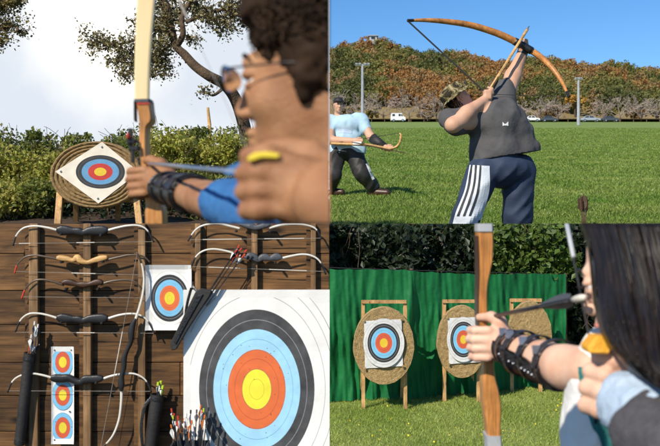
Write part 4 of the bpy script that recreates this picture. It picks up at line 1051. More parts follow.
# green netting screen
t = thing('netting_screen', 'long green netting screen hung in folds behind the straw targets', 'screen', (1.5, 9, LZ))
def sheet_screen(u0, u1, y0, y1, vt0, vt1, seed, name='netting', parent=None):
    n = 150; m_ = 22; vs = []; a = (u0 - CU) / FPX * y0; b = (u1 - CU) / FPX * y1; rr = random.Random(seed); ph = [rr.uniform(0, 6) for _ in range(6)]
    for j in range(m_ + 1):
        for i in range(n + 1):
            s = i / n; x = a + (b - a) * s; yb = y0 + (y1 - y0) * s; q = j / m_
            zt = ((CV - (vt0 + (vt1 - vt0) * s)) / FPX) * yb - .010 * abs(math.sin(s * 29 + ph[0])) - .012 * math.sin(s * 5)
            fold = .075 * noise.noise(Vector((s * 17 + 1.5 * q, q * 1.6, seed))) + .036 * noise.noise(Vector((s * 44 - 2 * q, q * 3.2, seed + 5))) + .02 * (1 - 2 * abs(noise.noise(Vector((s * 26 + 4 * q, q * 5 - s * 9, seed + 2))))) + .04 * math.sin(s * 9 + ph[3]) + .012 * noise.noise(Vector((s * 30, q * 8, seed + 9)))
            z = zt + (LZ + .01 - zt) * q
            vs.append((x, yb + fold * (.35 + .65 * q), z))
    fs = [(j * (n + 1) + i, j * (n + 1) + i + 1, (j + 1) * (n + 1) + i + 1, (j + 1) * (n + 1) + i) for j in range(m_) for i in range(n)]
    return mesh_obj(name, vs, fs, M['tarp'], parent, smooth=True)
sheet_screen(240, 412, 8.36, 8.68, 265, 271, 1, parent=t); sheet_screen(411, 566, 8.66, 9.5, 270.5, 275, 2, parent=t)
for u, yy, v in ((411.5, 8.76, 270), (565.5, 9.55, 275), (489, 9.3, 272)):
    a = P(u, v - 1.5, yy); q = MB(); q.tube([(a.x, yy, LZ), a], .018, 8); q.build('post', M['bark'], t)
q = MB(); q.tube([P(240, 264.6, 8.40), P(411.5, 270.4, 8.71), P(566, 274.6, 9.54)], .004, 5); q.build('rope', M['string_dark'], t)

# hedge and trees behind, trimmed level with the terrace edge
bank = MB(); bank.box((3.4, 11.15, (LZ - .0005) / 2 - .0005), (15, .18, -LZ - .0005)); tag(bank.build('terrain', M['soil']), kind='structure')
def hedge(u0, u1, v0, y, d, label, m, n, seed, size=.075):
    r = np.random.default_rng(seed); a = (u0 - CU) / FPX * y; b = (u1 - CU) / FPX * y; zt = .0; zb = (CV - v0) / FPX * y
    t = thing('tree', label, 'tree', ((a + b) / 2, y, LZ), 'dark trees behind the netting screen')
    tr = MB(); random.seed(seed); tips = []
    for k in range(3):
        xx = a + (b - a) * (k + .5) / 3; branch(tr, (xx, y + .15, LZ), (random.uniform(-.2, .2), 0, 1), -LZ * .55, .05, 2, .45, 6, 3, .62, tips, .12, .004)
    tr.build('trunk', M['bark'], t, clip='z-')
    c = ((a + b) / 2, y, zb / 2 + .05)
    pts = clumpy(n, c, ((b - a) / 2 * 1.12, d, -zb / 2 * 1.3), 46, .16, r, .2); pts = pts[pts[:, 2] < -.004]
    V, F = leaves(pts, size, .6, .2, .4, r); V[:, 2] = np.minimum(V[:, 2], -.001)
    mesh_obj('crown', V, F, m, t)
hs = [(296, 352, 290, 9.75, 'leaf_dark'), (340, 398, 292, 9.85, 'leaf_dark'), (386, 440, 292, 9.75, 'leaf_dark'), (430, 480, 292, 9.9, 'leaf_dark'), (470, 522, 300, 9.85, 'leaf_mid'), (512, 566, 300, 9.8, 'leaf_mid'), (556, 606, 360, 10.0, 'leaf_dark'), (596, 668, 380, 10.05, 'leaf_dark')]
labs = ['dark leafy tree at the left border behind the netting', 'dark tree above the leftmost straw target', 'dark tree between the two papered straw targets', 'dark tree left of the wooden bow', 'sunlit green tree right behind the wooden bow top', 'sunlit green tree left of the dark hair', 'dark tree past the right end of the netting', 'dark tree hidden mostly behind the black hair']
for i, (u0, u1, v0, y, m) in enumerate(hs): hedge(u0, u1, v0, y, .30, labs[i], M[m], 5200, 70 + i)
# deep foliage behind
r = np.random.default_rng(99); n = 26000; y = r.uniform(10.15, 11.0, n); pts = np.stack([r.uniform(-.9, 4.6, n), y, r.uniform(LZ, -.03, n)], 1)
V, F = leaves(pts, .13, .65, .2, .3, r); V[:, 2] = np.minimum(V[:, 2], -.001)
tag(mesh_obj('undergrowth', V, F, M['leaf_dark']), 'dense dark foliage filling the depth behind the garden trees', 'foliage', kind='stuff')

M['paper_grey'] = mat('paper_grey', (.52, .52, .52), (.64, .64, .63), 9, .8, .5, 16)
# straw targets on their frames
def butt(label, u, v, rx, ry, y, fr, legs_v, paper=None, ringc=None):
    k = y / FPX; c = P(u, v, y); t = thing('straw_target', label, 'target', (c.x, y, LZ), 'straw targets on wooden frames'); tilt = 0
    prof = [(.02, .0)]; nr = 34
    for i in range(nr):
        r0 = i / nr; prof += [(r0 + .006, .0), (r0 + .5 / nr, .0035), (r0 + 1 / nr - .002, .0)]
    prof += [(1.0, -.01), (1.015, -.05), (.98, -.09), (.0, -.09)]
    mb = MB(); mb.lathe(c, (rx * k, 0, 0), (0, 0, ry * k), (0, -1, 0), prof, 72); mb.build('boss', M['straw_pale'], t, smooth=False, disp=(.006, 34))
    # frame: two uprights and a crossbar, legs splayed behind
    for i, (uu, vt, vb) in enumerate(fr):
        a = P(uu, vt, y + .1); b = P(uu + .3, vb, y + .1); b.z = LZ; q = MB(); q.bar(a, b, 3.6 * k, .03); q.build('upright', M['post_wood'], t)
        q = MB(); q.bar(P(uu, vt + 8, y + .13), (b.x, y + .55, LZ), 3. * k, .02); q.build('rear_leg', M['post_wood'], t)
    q = MB(); q.bar(P(fr[0][0] - 1.5, fr[0][1] + 1.2, y + .075), P(fr[-1][0] + 1.5, fr[-1][1] + 1.2, y + .075), 3.4 * k, .02); q.build('crossbar', M['post_wood'], t)
    if paper:
        yy = y - .016; px_ = [P(*p, yy) for p in paper]; n = 10; vs = []
        for j in range(n + 1):
            for i in range(n + 1):
                s, q_ = i / n, j / n; p = px_[0].lerp(px_[1], s).lerp(px_[3].lerp(px_[2], s), q_); p.y += .014 * noise.noise(Vector((s * 5.1 + u, q_ * 4.7, 1))) - .002; vs.append(p)
        mesh_obj('paper', vs, [(j * (n + 1) + i, j * (n + 1) + i + 1, (j + 1) * (n + 1) + i + 1, (j + 1) * (n + 1) + i) for j in range(n) for i in range(n)], M['paper_grey'], t, smooth=True)
        mb = MB(); cu, cv, ax, ay = ringc; sp = [(1.27, 7), (1.255, 8), (1.12, 7), (1.105, 8), (1.0, 0), (.9, 7), (.885, 0), (.78, 1), (.66, 9), (.64, 1), (.52, 2), (.38, 10), (.36, 2), (.24, 3)]
        # the face lies 1 cm in front of the crumpled sheet
        rings(mb, P(cu, cv, y - .036), ax * k, ay * k, sp, 48); mb.build('ring_face', [M['ink_black'], M['ink_blue'], M['ink_red'], M['ink_gold']] + ringm[4:8] + [M['paper_grey']] + ringm[9:], t)
        mb = MB()
        for p in px_: mb.ball(p + Vector((0, -.012, 0)), (.012, .006, .012))
        mb.build('pin', M['straw'], t)
    return t
butt('straw target nearest the left with a square paper face', 384, 346, 30.3, 38.8, 8.15, [(363, 300.5, 412), (405, 300.5, 409)], 0, [(364, 321), (401.5, 319), (403, 366), (365, 368.5)], (383.8, 343, 16.2, 19.4))
butt('middle straw target half hidden by the wooden bow', 462, 342, 24.6, 36.2, 8.5, [(444, 300, 403), (478, 300, 400)], 0, [(447.5, 318), (479, 317), (482, 362), (449, 364)], (463.4, 339.5, 13.0, 17.8))
butt('bare straw target at the right with no paper face', 530, 336, 22, 34.5, 9.0, [(511.5, 299, 394), (540, 299, 392)], 0)
# ================================================================== the archer with long black hair (lower right, near)
YB = 2.45
S = SDF(.018)
g = P(486, 341, YB); hs = 1.07                               # grip of the bow
pt = lambda a: g + Vector(a) * hs
S.ell(pt((.020, -.034, .000)), np.array((.036, .024, .046)) * hs, None, .015)
for i in range(4):
    z = .032 - .0225 * i; e = [1, 1.06, 1., .9][i]
    S.chain([pt((-.002, -.046, z)), pt((-.032 * e, -.032, z - .002)), pt((-.040 * e, -.004, z - .004)), pt((-.024, .022, z - .005)), pt((-.004, .024, z - .005))], np.array([.0115, .0112, .0105, .0098, .0085]) * hs * (e ** .5), .0045)
S.chain([pt((.040, -.036, .026)), pt((.030, -.038, .052)), pt((.010, -.024, .064)), pt((-.016, .004, .060))], np.array([.017, .0145, .0125, .010]) * hs, .01)
wr = P(504, 345, 2.40); fo = P(522, 353, 2.32); el = P(545, 361, 2.22); up = P(565, 367, 2.12); sh = P(596, 371, 2.04)
S.cap(pt((.026, -.034, -.002)), wr, .036, .032, .02)
S.chain([wr, fo, el, up, sh], [.032, .045, .048, .051, .056], .012)
# neck, shoulders, chest
S.ell(P(640, 330, 2.08), (.10, .10, .13)); S.chain([sh, P(640, 378, 2.02), P(690, 382, 1.98)], [.057, .075, .085]); S.ell(P(628, 430, 2.06), (.135, .10, .24)); S.ell(P(655, 420, 2.06), (.15, .11, .25))
# drawing hand: back of the hand to the viewer, four fingers hooked
YD = 1.72; hk = P(629, 394, YD); HS = 1.22; Rm = Matrix.Rotation(math.radians(20), 3, 'Y')
hp = lambda a: hk + Rm @ (Vector(a) * HS)
S.ell(hp((.004, .0, .0)), np.array((.044, .024, .043)) * HS, np.array(Rm), .02); S.ell(hp((-.02, -.004, .006)), np.array((.03, .021, .04)) * HS, np.array(Rm), .015)
for i in range(4):
    z = .042 - .0265 * i; e = [.94, 1.05, 1., .86][i]
    S.chain([hp((-.010, -.010, z * .8)), hp((-.043 * e - .003, -.012, z)), hp((-.061 * e, .014, z - .003)), hp((-.050 * e, .040, z - .004)), hp((-.026, .044, z - .003))], np.array([.013, .0145, .0128, .0115, .0095]) * HS, .006)
S.chain([hp((.020, .016, .040)), hp((.000, .026, .058)), hp((-.022, .030, .060)), hp((-.044, .030, .056))], np.array([.019, .0155, .0135, .011]) * HS, .01)
w2 = P(650, 416, 1.60); S.chain([hp((.030, .002, -.012)), w2, P(705, 458, 1.42)], [.040, .042, .055], .025)
# head in profile, looking left and away
hc = P(648, 270, 1.90); RH = frame((-.78, .56, -.36)); TH = head(S, hc + Vector((-.005, .02, .0)), RH, 1.30, ears=True, neck=True, fem=True, k=.012)
V, Fc = S.mesh(.0046)
woman = thing('person', 'archer with long black hair drawing her bow, seen close from behind', 'person', (P(640, 446, 2.0).x, 2.0, P(640, 446, 2.0).z))
mesh_obj('body', V, Fc, M['skin_b'], woman, smooth=True, clip='z-')
wb = bvh(V, Fc)
# eye, lashes, brow
for q in (-1, 1):
    mb = MB(); mb.ball(TH(q * .031, .0755, -.001), .0118 * 1.3, n=20, k=12); e = mb.build('eye', M['eye_white'], woman, smooth=True)
    mb = MB(); f = RH.col[1]; c0 = TH(q * .031, .0755, -.001); mb.ball(c0 + f * .0092, (.0072, .0072, .0072)); mb.build('iris', M['iris'], e, smooth=True)
for q in (-1, 1):
    mb = MB()
    for k in range(14):
        s = (k - 6.5) / 6.5; a = TH(q * .031 + s * .013, .0935 - .006 * s * s, .003 - .004 * s * s); b = TH(q * .031 + s * .017, .104 - .008 * s * s, .0065 - .003 * s * s); mb.tube([a, b], [.0013, .0004], 4)
    mb.tube([TH(q * .017, .0885, .003), TH(q * .031, .0945, .0045), TH(q * .045, .0875, .001)], .0016, 5)
    mb.tube([TH(q * .014, .092, .024), TH(q * .034, .0895, .031), TH(q * .052, .078, .027)], [.0028, .0035, .0012], 6)
    mb.build('eyelashes', M['hair_dark'], woman, clip='z-')
mb = MB(); mb.tube([TH(-.017, .0955, -.067), TH(-.006, .103, -.0645), TH(.006, .103, -.0645), TH(.017, .0955, -.067)], [.003, .0062, .0062, .003], 8); mb.tube([TH(-.013, .095, -.080), TH(0, .1005, -.0805), TH(.013, .095, -.080)], [.003, .0068, .003], 8)
mb.build('lips', mat('lips', (.48, .17, .14), (.55, .21, .17), 30, .35), woman, smooth=True)
# hair: curtain of strands from the crown down over the shoulder
edge = [(581, 214, 1.84), (591, 240, 1.80), (597, 262, 1.765), (601.5, 292, 1.72), (606, 318, 1.66), (614, 345, 1.60), (640, 376, 1.545), (652, 386, 1.53)]
back = [(668, 200, 1.62), (676, 240, 1.58), (684, 280, 1.55), (690, 320, 1.52), (694, 350, 1.5), (697, 378, 1.48), (700, 395, 1.47), (704, 402, 1.46)]
E = np.array(spline(edge, 6)); B = np.array(spline(back, 6)); n = len(E)
def hairpt(s, i, lift=0.):
    p = E[i] * (1 - s) + B[i] * s; p = p + np.array((1.6 * math.sin(i * .21 + s * 7) * (1 - s), 0, 0)); y = p[2] - .085 * math.sin(math.pi * min(1, s * 1.15 + .02)) ** .7 - lift
    return P(p[0], p[1], y)
mb = MB(); mcol = 24; vs = [hairpt(j / mcol, i, -.012) for i in range(n) for j in range(mcol + 1)]; N = len(vs)
vs2 = [p + Vector((.0, .10 if (k % (mcol + 1)) > 1 else .02, 0)) for k, p in enumerate(vs)]
fs = [(i * (mcol + 1) + j, i * (mcol + 1) + j + 1, (i + 1) * (mcol + 1) + j + 1, (i + 1) * (mcol + 1) + j) for i in range(n - 1) for j in range(mcol)]
bd = list(range(mcol + 1)) + [i * (mcol + 1) + mcol for i in range(1, n)] + [(n - 1) * (mcol + 1) + j for j in range(mcol - 1, -1, -1)] + [i * (mcol + 1) for i in range(n - 2, 0, -1)]
mb.add(vs + vs2, fs + [tuple(i + N for i in f)[::-1] for f in fs] + [(bd[k], bd[k] + N, bd[(k + 1) % len(bd)] + N, bd[(k + 1) % len(bd)]) for k in range(len(bd))])
random.seed(21)
for k in range(900):
    s = random.uniform(0, 1) ** 1.25; ds = random.gauss(0, .012); i0 = 0; i1 = n - random.randint(0, 7); lf = random.uniform(-.006, .006) + .016 * noise.noise(Vector((s * 9, 1, 3))) + .010 * noise.noise(Vector((s * 26, 4, 3))); ph = random.uniform(0, 6)
    pts = [hairpt(min(1, max(-.012, s + ds * (i / n) + .010 * math.sin(i * .13 + ph) * (i / n))), i, lf + .003 * math.sin(i * .3 + ph)) for i in range(i0, i1, 2)]
    m_ = len(pts); mb.tube(pts, [.0025 * (1 - .7 * (q / m_) ** 3) for q in range(m_)], 4)
for k in range(70):      # flyaways off the lower edge
    j = random.uniform(.02, .5); i0 = random.randint(n // 3, n - 12); ph = random.uniform(0, 6); pts = [hairpt(j - .05 * ((i - i0) / 12) ** 1.5 + .01 * math.sin(i * .6 + ph), min(n - 1, i), .006 + .016 * ((i - i0) / 12)) for i in range(i0, i0 + 12, 2)]; mb.tube(pts, [.0013, .0013, .0012, .001, .0008, .0004], 3)
for k in range(34):      # loose wisps along the face
    ph = random.uniform(0, 6); i1 = random.randint(n // 2, n - 2)
    pts = [hairpt(-.02 - .02 * math.sin(i * .12 + ph) * i / n, i, random.uniform(0, .002)) for i in range(0, i1, 2)]; mb.tube(pts, .0011, 3)
mb.build('hair', M['hair_dark'], woman, clip='z-', smooth=True)
# the mass of hair behind the curtain, round the back of the head and down to the shoulder
S = SDF(.04); S.ell(TH(0, -.045, .05), np.array((.098, .105, .105)) * 1.3, np.array(RH)); S.chain([P(682, 285, 1.86), P(700, 335, 1.84), P(706, 385, 1.82)], [.135, .125, .085]); S.ell(TH(0, .16, -.06), np.array((.3, .125, .16)) * 1.3, np.array(RH), .01, True)
V, Fc = S.mesh(.008); mesh_obj('hair', V, Fc, M['hair_dark'], woman, smooth=True, clip='z-', disp=(.006, 30))
# shirt with a teal band
S = SDF(.02); S.ell(P(641, 440, 2.05), (.175, .125, .30)); S.ell(P(655, 420, 2.06), (.165, .12, .27)); S.ell(P(690, 405, 2.02), (.20, .15, .22)); S.cap(P(700, 390, 1.96), P(745, 440, 1.7), .10, .10); S.chain([P(612, 356, 2.05), P(608, 376, 2.05)], [.07, .085]); S.cap(P(622, 360, 2.05), P(640, 372, 2.02), .075, .095)
V, Fc = S.mesh(.008); top = mesh_obj('shirt', V, Fc, M['tee_white'], woman, smooth=True, disp=(.008, 12, (.012, 16, (.3, 0, 1)))); tb = bvh_of(top)
mb = MB(); patch(mb, tb, [(583, 395), (592, 418), (603, 446), (608, 462)], [(594, 396), (607, 420), (622, 446), (630, 462)], 10, 4, .012)
patch(mb, tb, [(581, 368), (582.5, 380), (584, 392)], [(585, 368), (588, 380), (592, 392)], 8, 3, .012); mb.build('shirt_band', M['teal'], top, smooth=True)
# sleeve with pale blue cuff
S = SDF(.012); a = P(632, 405, 1.615); b = P(662, 427, 1.525); S.cap(a, b, .062, .074); V, Fc = S.mesh(.006); mesh_obj('cuff', V, Fc, M['cuff'], woman, smooth=True, disp=(.004, 40))
S = SDF(.012); S.cap(P(655, 436, 1.505), P(700, 462, 1.40), .073, .09); V, Fc = S.mesh(.008); mesh_obj('sleeve', V, Fc, M['knit_grey'], woman, smooth=True, disp=(.006, 24))
# tab of leather between the fingers
q = MB(); q.prism([P(587, 348, 1.68), P(597, 336, 1.68), P(608, 337, 1.68), P(612, 347, 1.68), P(610, 354, 1.675), P(590, 354, 1.675)], (0, .05, 0)); q.build('finger_tab', M['tab_orange'], woman, bevel=.003)
# arm guard: leather shield strapped below the forearm
ax = (up - wr).normalized(); sx = ax.cross(Vector((0, -1, 0))).normalized()
cl = spline([tuple(p) for p in (wr.lerp(fo, .1), fo, el, el.lerp(up, .75))], 6)
guard = cuffing(wb, cl, 18, -165, 6, .002, .006).build('arm_guard', M['leather'], woman, smooth=True)
for f_, a_ in ((.14, 0), (.34, .012), (.60, .016), (.97, 0)):
    k = int(f_ * (len(cl) - 1)); c = Vector(cl[k]); d = (Vector(cl[min(k + 1, len(cl) - 1)]) - Vector(cl[max(k - 1, 0)])).normalized()
    st = cuffing(wb, [c - d * .011, c - d * .004, c + d * .004, c + d * .011], 40, 0, 360, .0085, .004).build('strap', M['leather'], guard, smooth=True)
    pb_ = wrapped(wb, c, d, around(d, 2, 40, 44), .015)[0]
    q = MB(); q.box(pb_, (.020, .005, .024), Matrix.Rotation(-.6, 3, 'X')); q.build('buckle', M['steel'], st, bevel=.001)
for k in range(12):
    i = int(4 + k * (len(cl) - 5) / 12); c = Vector(cl[i]).lerp(Vector(cl[min(i + 1, len(cl) - 1)]), (4 + k * (len(cl) - 5) / 12) % 1); d = Vector(cl[min(i + 1, len(cl) - 1)]) - Vector(cl[max(i - 1, 0)])
    q = MB(); q.ball(wrapped(wb, c, d, around(d, 2, -24, -22), .0095)[0], .0036, n=8, k=6); q.build('stud', M['steel'], guard, smooth=True)

# her bow
def riserpoly(name, t, A, B, y, th, m, clip, bevel=.006):
    a = np.array(spline(A, 6)); b = np.array(spline(B, 6)); g_ = np.linspace(0, 1, 48); sa = (a[:, 1] - a[0, 1]) / (a[-1, 1] - a[0, 1]); sb = (b[:, 1] - b[0, 1]) / (b[-1, 1] - b[0, 1])
    a = [P(np.interp(t_, sa, a[:, 0]), np.interp(t_, sa, a[:, 1]), y) for t_ in g_]; b = [P(np.interp(t_, sb, b[:, 0]), np.interp(t_, sb, b[:, 1]), y) for t_ in g_]
    mb = MB(); k = len(a); off = Vector((0, th, 0))
    vs = []
    for p, q in zip(a, b):
        e = (q - p); c = min(.2, .004 / max(1e-6, e.length)) ; g_ = Vector((0, th, 0))
        vs += [p + e * c, q - e * c, q + g_ * .12, q + g_ * .88, q - e * c + g_, p + e * c + g_, p + g_ * .88, p + g_ * .12]
    fs = [(8 * i + j, 8 * i + (j + 1) % 8, 8 * i + 8 + (j + 1) % 8, 8 * i + 8 + j) for i in range(k - 1) for j in range(8)] + [tuple(range(8))[::-1], tuple(8 * k - 8 + j for j in range(8))]
    mb.add(vs, fs); return mb.build(name, m, t, clip=clip, bevel=0, smooth=False)
bw = thing('recurve_bow', 'wooden riser bow with silver limb pockets held by the archer with black hair', 'bow', P(488, 446, YB), 'bows held at full draw in the foreground')
riserpoly('riser', bw, [(478.5, 229.5), (479, 240), (480, 258), (479.6, 280), (479, 300), (479.4, 322), (481, 340), (483.5, 356), (484.5, 368), (483.4, 385), (484.4, 405), (487, 424), (488.5, 437)], [(493.5, 229.5), (494, 245), (493, 262), (490, 276), (488, 290), (488, 306), (489, 325), (491, 340), (494.5, 356), (494.6, 368), (496.4, 380), (499.6, 392), (502, 408), (501.4, 424), (501.4, 437)], YB, .07, M['bow_wood'], 'z-')
riserpoly('edge_strip', bw, [(477.2, 236), (477.8, 258), (478, 280), (477.6, 300), (478.2, 322), (479.6, 338)], [(478.8, 236), (479.3, 258), (479.9, 280), (479.3, 300), (479.6, 322), (481.2, 338)], YB + .006, .06, M['bow_brown'], 'z-')
for A, B in (([(478.6, 210), (478.2, 224), (478.2, 231.5)], [(492.8, 210), (493.4, 224), (493.6, 231.5)]),): riserpoly('limb_pocket', bw, A, B, YB - .004, .07, M['grey_plastic'], 'z-')
riserpoly('limb_pocket', bw, [(486.6, 436.5), (488, 446), (489, 470)], [(501.6, 436.5), (502.6, 446), (503.4, 470)], YB - .006, .07, M['grey_plastic'], 'z-')
riserpoly('arrow_rest', bw, [(489, 315), (489, 318)], [(494, 315), (494, 318)], YB + .02, .03, M['black'], '')
q = MB(); nk = P(592, 350, 1.80); q.tube([P(566, 220, 2.25), P(573, 256, 2.08)], .0048, 8); q.tube([P(573, 256, 2.08), nk], .0024, 6); q.tube([nk, P(600, 520, 2.2)], .003, 6); q.build('bowstring', M['string_dark'], bw, clip='z-')
q = MB(); q.tube([P(566, 220, 2.24), P(573.5, 257, 2.07)], .0055, 8); q.build('serving', M['grey_plastic'], bw, clip='z-', smooth=True)
ar = thing('arrow', 'black arrow with dark vanes and white nock drawn by the archer with black hair', 'arrow', P(582, 297.5, 1.93), 'arrows on the strings of the foreground bows')
a = P(583.5, 297.5, 1.93); b = P(489.6, 317, YB); d = (b - a).normalized()
q = MB(); q.tube([a, b + d * .05], .0056, 10); q.build('shaft', M['black'], ar, smooth=True)
q = MB(); q.tube([a - d * .006, a + d * .012, a + d * .03, a + d * .055], [.006, .0085, .008, .005], 12); q.build('nock', M['limb_white'], ar, smooth=True)
for k in range(3):
    nn = Vector((0, 0, 1)); nn = (nn - d * nn.dot(d)).normalized(); nn.rotate(Matrix.Rotation(k * 2.094 + .35, 3, d)); q = MB()
    q.prism([a + d * .06, a + d * .065 + nn * .015, a + d * .10 + nn * .020, a + d * .15 + nn * .017, a + d * .21 + nn * .007, a + d * .235], nn.cross(d) * .0022); q.build('fletching', M['charcoal'], ar)
# ================================================================== the scrubland range (upper left)
# pale sky, thin cloud; sun glare painted into its emission as a bright patch
m, nt, N, L, b = _nodes('sky_cloud_glare'); nt.nodes.remove(b)
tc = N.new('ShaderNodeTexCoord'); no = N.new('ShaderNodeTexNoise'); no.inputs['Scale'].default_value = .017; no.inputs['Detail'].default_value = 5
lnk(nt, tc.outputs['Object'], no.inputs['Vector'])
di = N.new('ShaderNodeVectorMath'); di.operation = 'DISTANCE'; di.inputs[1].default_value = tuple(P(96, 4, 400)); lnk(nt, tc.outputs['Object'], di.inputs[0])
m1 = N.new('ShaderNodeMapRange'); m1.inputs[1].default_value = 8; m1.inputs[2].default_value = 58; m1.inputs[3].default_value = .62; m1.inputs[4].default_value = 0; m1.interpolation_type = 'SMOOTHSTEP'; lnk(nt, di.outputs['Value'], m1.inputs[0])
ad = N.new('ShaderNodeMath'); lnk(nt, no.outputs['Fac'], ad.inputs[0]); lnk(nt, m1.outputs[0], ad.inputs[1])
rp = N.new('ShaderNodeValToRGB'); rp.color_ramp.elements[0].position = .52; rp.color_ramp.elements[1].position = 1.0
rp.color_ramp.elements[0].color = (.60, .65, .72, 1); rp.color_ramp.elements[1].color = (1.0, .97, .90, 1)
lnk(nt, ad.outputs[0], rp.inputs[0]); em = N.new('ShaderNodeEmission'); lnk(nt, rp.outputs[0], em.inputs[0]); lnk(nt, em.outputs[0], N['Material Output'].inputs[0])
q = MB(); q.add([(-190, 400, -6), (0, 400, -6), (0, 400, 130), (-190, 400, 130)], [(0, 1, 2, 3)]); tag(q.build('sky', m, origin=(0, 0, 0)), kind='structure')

# rising dry ground
gz = lambda y: (y - 9.0) * .115 - .03 if y < 12 else max(-1.5, .315 - (y - 12) * .5)
mb = MB(); ys = list(np.linspace(8.8, 15, 26)) + [18, 25, 40, 70]; xs = list(np.linspace(-7, 0, 30)); xs[-1] = -.001
vs = [(x * (1 if y < 16 else y / 15), y, gz(y) + .03 * noise.noise(Vector((x * 1.3, y * 1.3, 2))) - (.05 if y < 8.81 else 0)) for y in ys for x in xs]
mb.add(vs, [(j * 30 + i, j * 30 + i + 1, (j + 1) * 30 + i + 1, (j + 1) * 30 + i) for j in range(len(ys) - 1) for i in range(29)])
tag(mb.build('ground', M['soil'], origin=(0, 0, 0), smooth=True), kind='structure')

# bushes
def bush(u, vt, y, wpx, label, m, seed, n=3000, size=.050, group='bushes around the round target'):
    r = np.random.default_rng(seed); k = y / FPX; c = P(u, vt, y); zb = gz(y); H = max(.35, c.z - zb); t = thing('bush', label, 'bush', (c.x, y, zb), group)
    tr = MB(); random.seed(seed); tips = []
    for q_ in range(5): branch(tr, (c.x + random.gauss(0, .08), y + random.gauss(0, .08), zb - .02), (random.gauss(0, .5), random.gauss(0, .4), 1), H * .6, .02, 2, .5, 5, 3, .65, tips, .2, .003)
    tr.build('stem', M['bark'], t, clip='x- z+')
    pts = clumpy(n, (c.x, y, zb + H * .52), (wpx / 2 * k, .42, H * .46), 60, .13, r, .45); pts = pts[(pts[:, 0] < -.03) & (pts[:, 2] > .01)]
    V, F = leaves(pts, size, .62, -.15, .4, r); V[:, 0] = np.minimum(V[:, 0], -.001); mesh_obj('foliage', V, F, m, t)
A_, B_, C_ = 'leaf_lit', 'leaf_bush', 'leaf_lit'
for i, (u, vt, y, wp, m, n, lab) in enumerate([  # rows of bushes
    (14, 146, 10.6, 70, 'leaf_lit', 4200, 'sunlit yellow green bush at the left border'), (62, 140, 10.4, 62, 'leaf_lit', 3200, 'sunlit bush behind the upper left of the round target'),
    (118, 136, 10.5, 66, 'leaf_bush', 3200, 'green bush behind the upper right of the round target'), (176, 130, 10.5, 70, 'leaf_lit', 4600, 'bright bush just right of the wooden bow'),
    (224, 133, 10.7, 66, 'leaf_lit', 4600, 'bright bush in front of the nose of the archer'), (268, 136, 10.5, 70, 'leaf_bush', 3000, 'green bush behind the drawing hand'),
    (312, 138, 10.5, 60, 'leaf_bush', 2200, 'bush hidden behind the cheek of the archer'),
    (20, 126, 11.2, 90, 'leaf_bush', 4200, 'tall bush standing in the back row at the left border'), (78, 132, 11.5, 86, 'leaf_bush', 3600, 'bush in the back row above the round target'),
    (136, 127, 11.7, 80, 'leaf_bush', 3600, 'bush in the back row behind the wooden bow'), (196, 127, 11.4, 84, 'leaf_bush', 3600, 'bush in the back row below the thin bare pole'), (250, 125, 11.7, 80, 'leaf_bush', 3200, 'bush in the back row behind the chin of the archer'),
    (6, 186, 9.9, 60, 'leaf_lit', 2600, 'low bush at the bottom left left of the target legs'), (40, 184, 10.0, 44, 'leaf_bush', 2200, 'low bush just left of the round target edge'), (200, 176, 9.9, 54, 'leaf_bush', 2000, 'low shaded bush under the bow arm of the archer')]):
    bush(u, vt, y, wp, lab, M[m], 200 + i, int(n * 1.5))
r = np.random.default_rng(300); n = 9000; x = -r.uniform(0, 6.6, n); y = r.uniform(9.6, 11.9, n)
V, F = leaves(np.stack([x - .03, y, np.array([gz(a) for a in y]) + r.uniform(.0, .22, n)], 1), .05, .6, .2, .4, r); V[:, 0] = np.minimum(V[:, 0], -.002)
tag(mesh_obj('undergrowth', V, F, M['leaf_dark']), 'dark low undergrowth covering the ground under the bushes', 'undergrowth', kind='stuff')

# trees
def limb_tree(label, paths, crowns, base, seed, leafm, group=None, size=.043):
    t = thing('tree', label, 'tree', base, group); random.seed(seed); r = np.random.default_rng(seed); mb = MB()
    for pts, r0, r1 in paths:
        W = pxspline(pts, 6); mb.tube(W, np.linspace(r0, r1, len(W)), 8)
    mb.build('trunk', M['bark'], t, clip='x-', smooth=True)
    tw = MB(); P_ = []
    for u, v, y, rx, ry, n, src in crowns:
        c = P(u, v, y); k = y / FPX; s = P(*src)
        tw.tube([s, s.lerp(c, .5) + Vector((random.gauss(0, .05), random.gauss(0, .1), random.gauss(0, .05))), c], [.022, .016, .008], 5)
        tips = []
        for q_ in range(5): branch(tw, c if q_ % 2 else s.lerp(c, .7), (random.gauss(0, 1) * rx, random.gauss(0, .6) * rx, random.gauss(0, .8) * ry), rx * k * .75, .009, 2, .7, 4, 3, .7, tips, .25, .0025)
        n = int(n * 1.6); tp = np.array([tuple(p) for p in tips]); sel = r.integers(0, len(tp), n // 2)
        P_.append(tp[sel] + r.normal(size=(len(sel), 3)) * .06)
        P_.append(clumpy(n // 2, c, (rx * k * 1.1, rx * k * .9, ry * k * 1.1), 22, .07, r, .3))
    tw.build('branch', M['bark'], t, clip='x-')
    pts = np.concatenate(P_); pts = pts[pts[:, 0] < -.03]
    V, F = leaves(pts, size, .6, .1, .45, r); V[:, 0] = np.minimum(V[:, 0], -.001); mesh_obj('crown', V, F, M[leafm], t)
y = 12.3
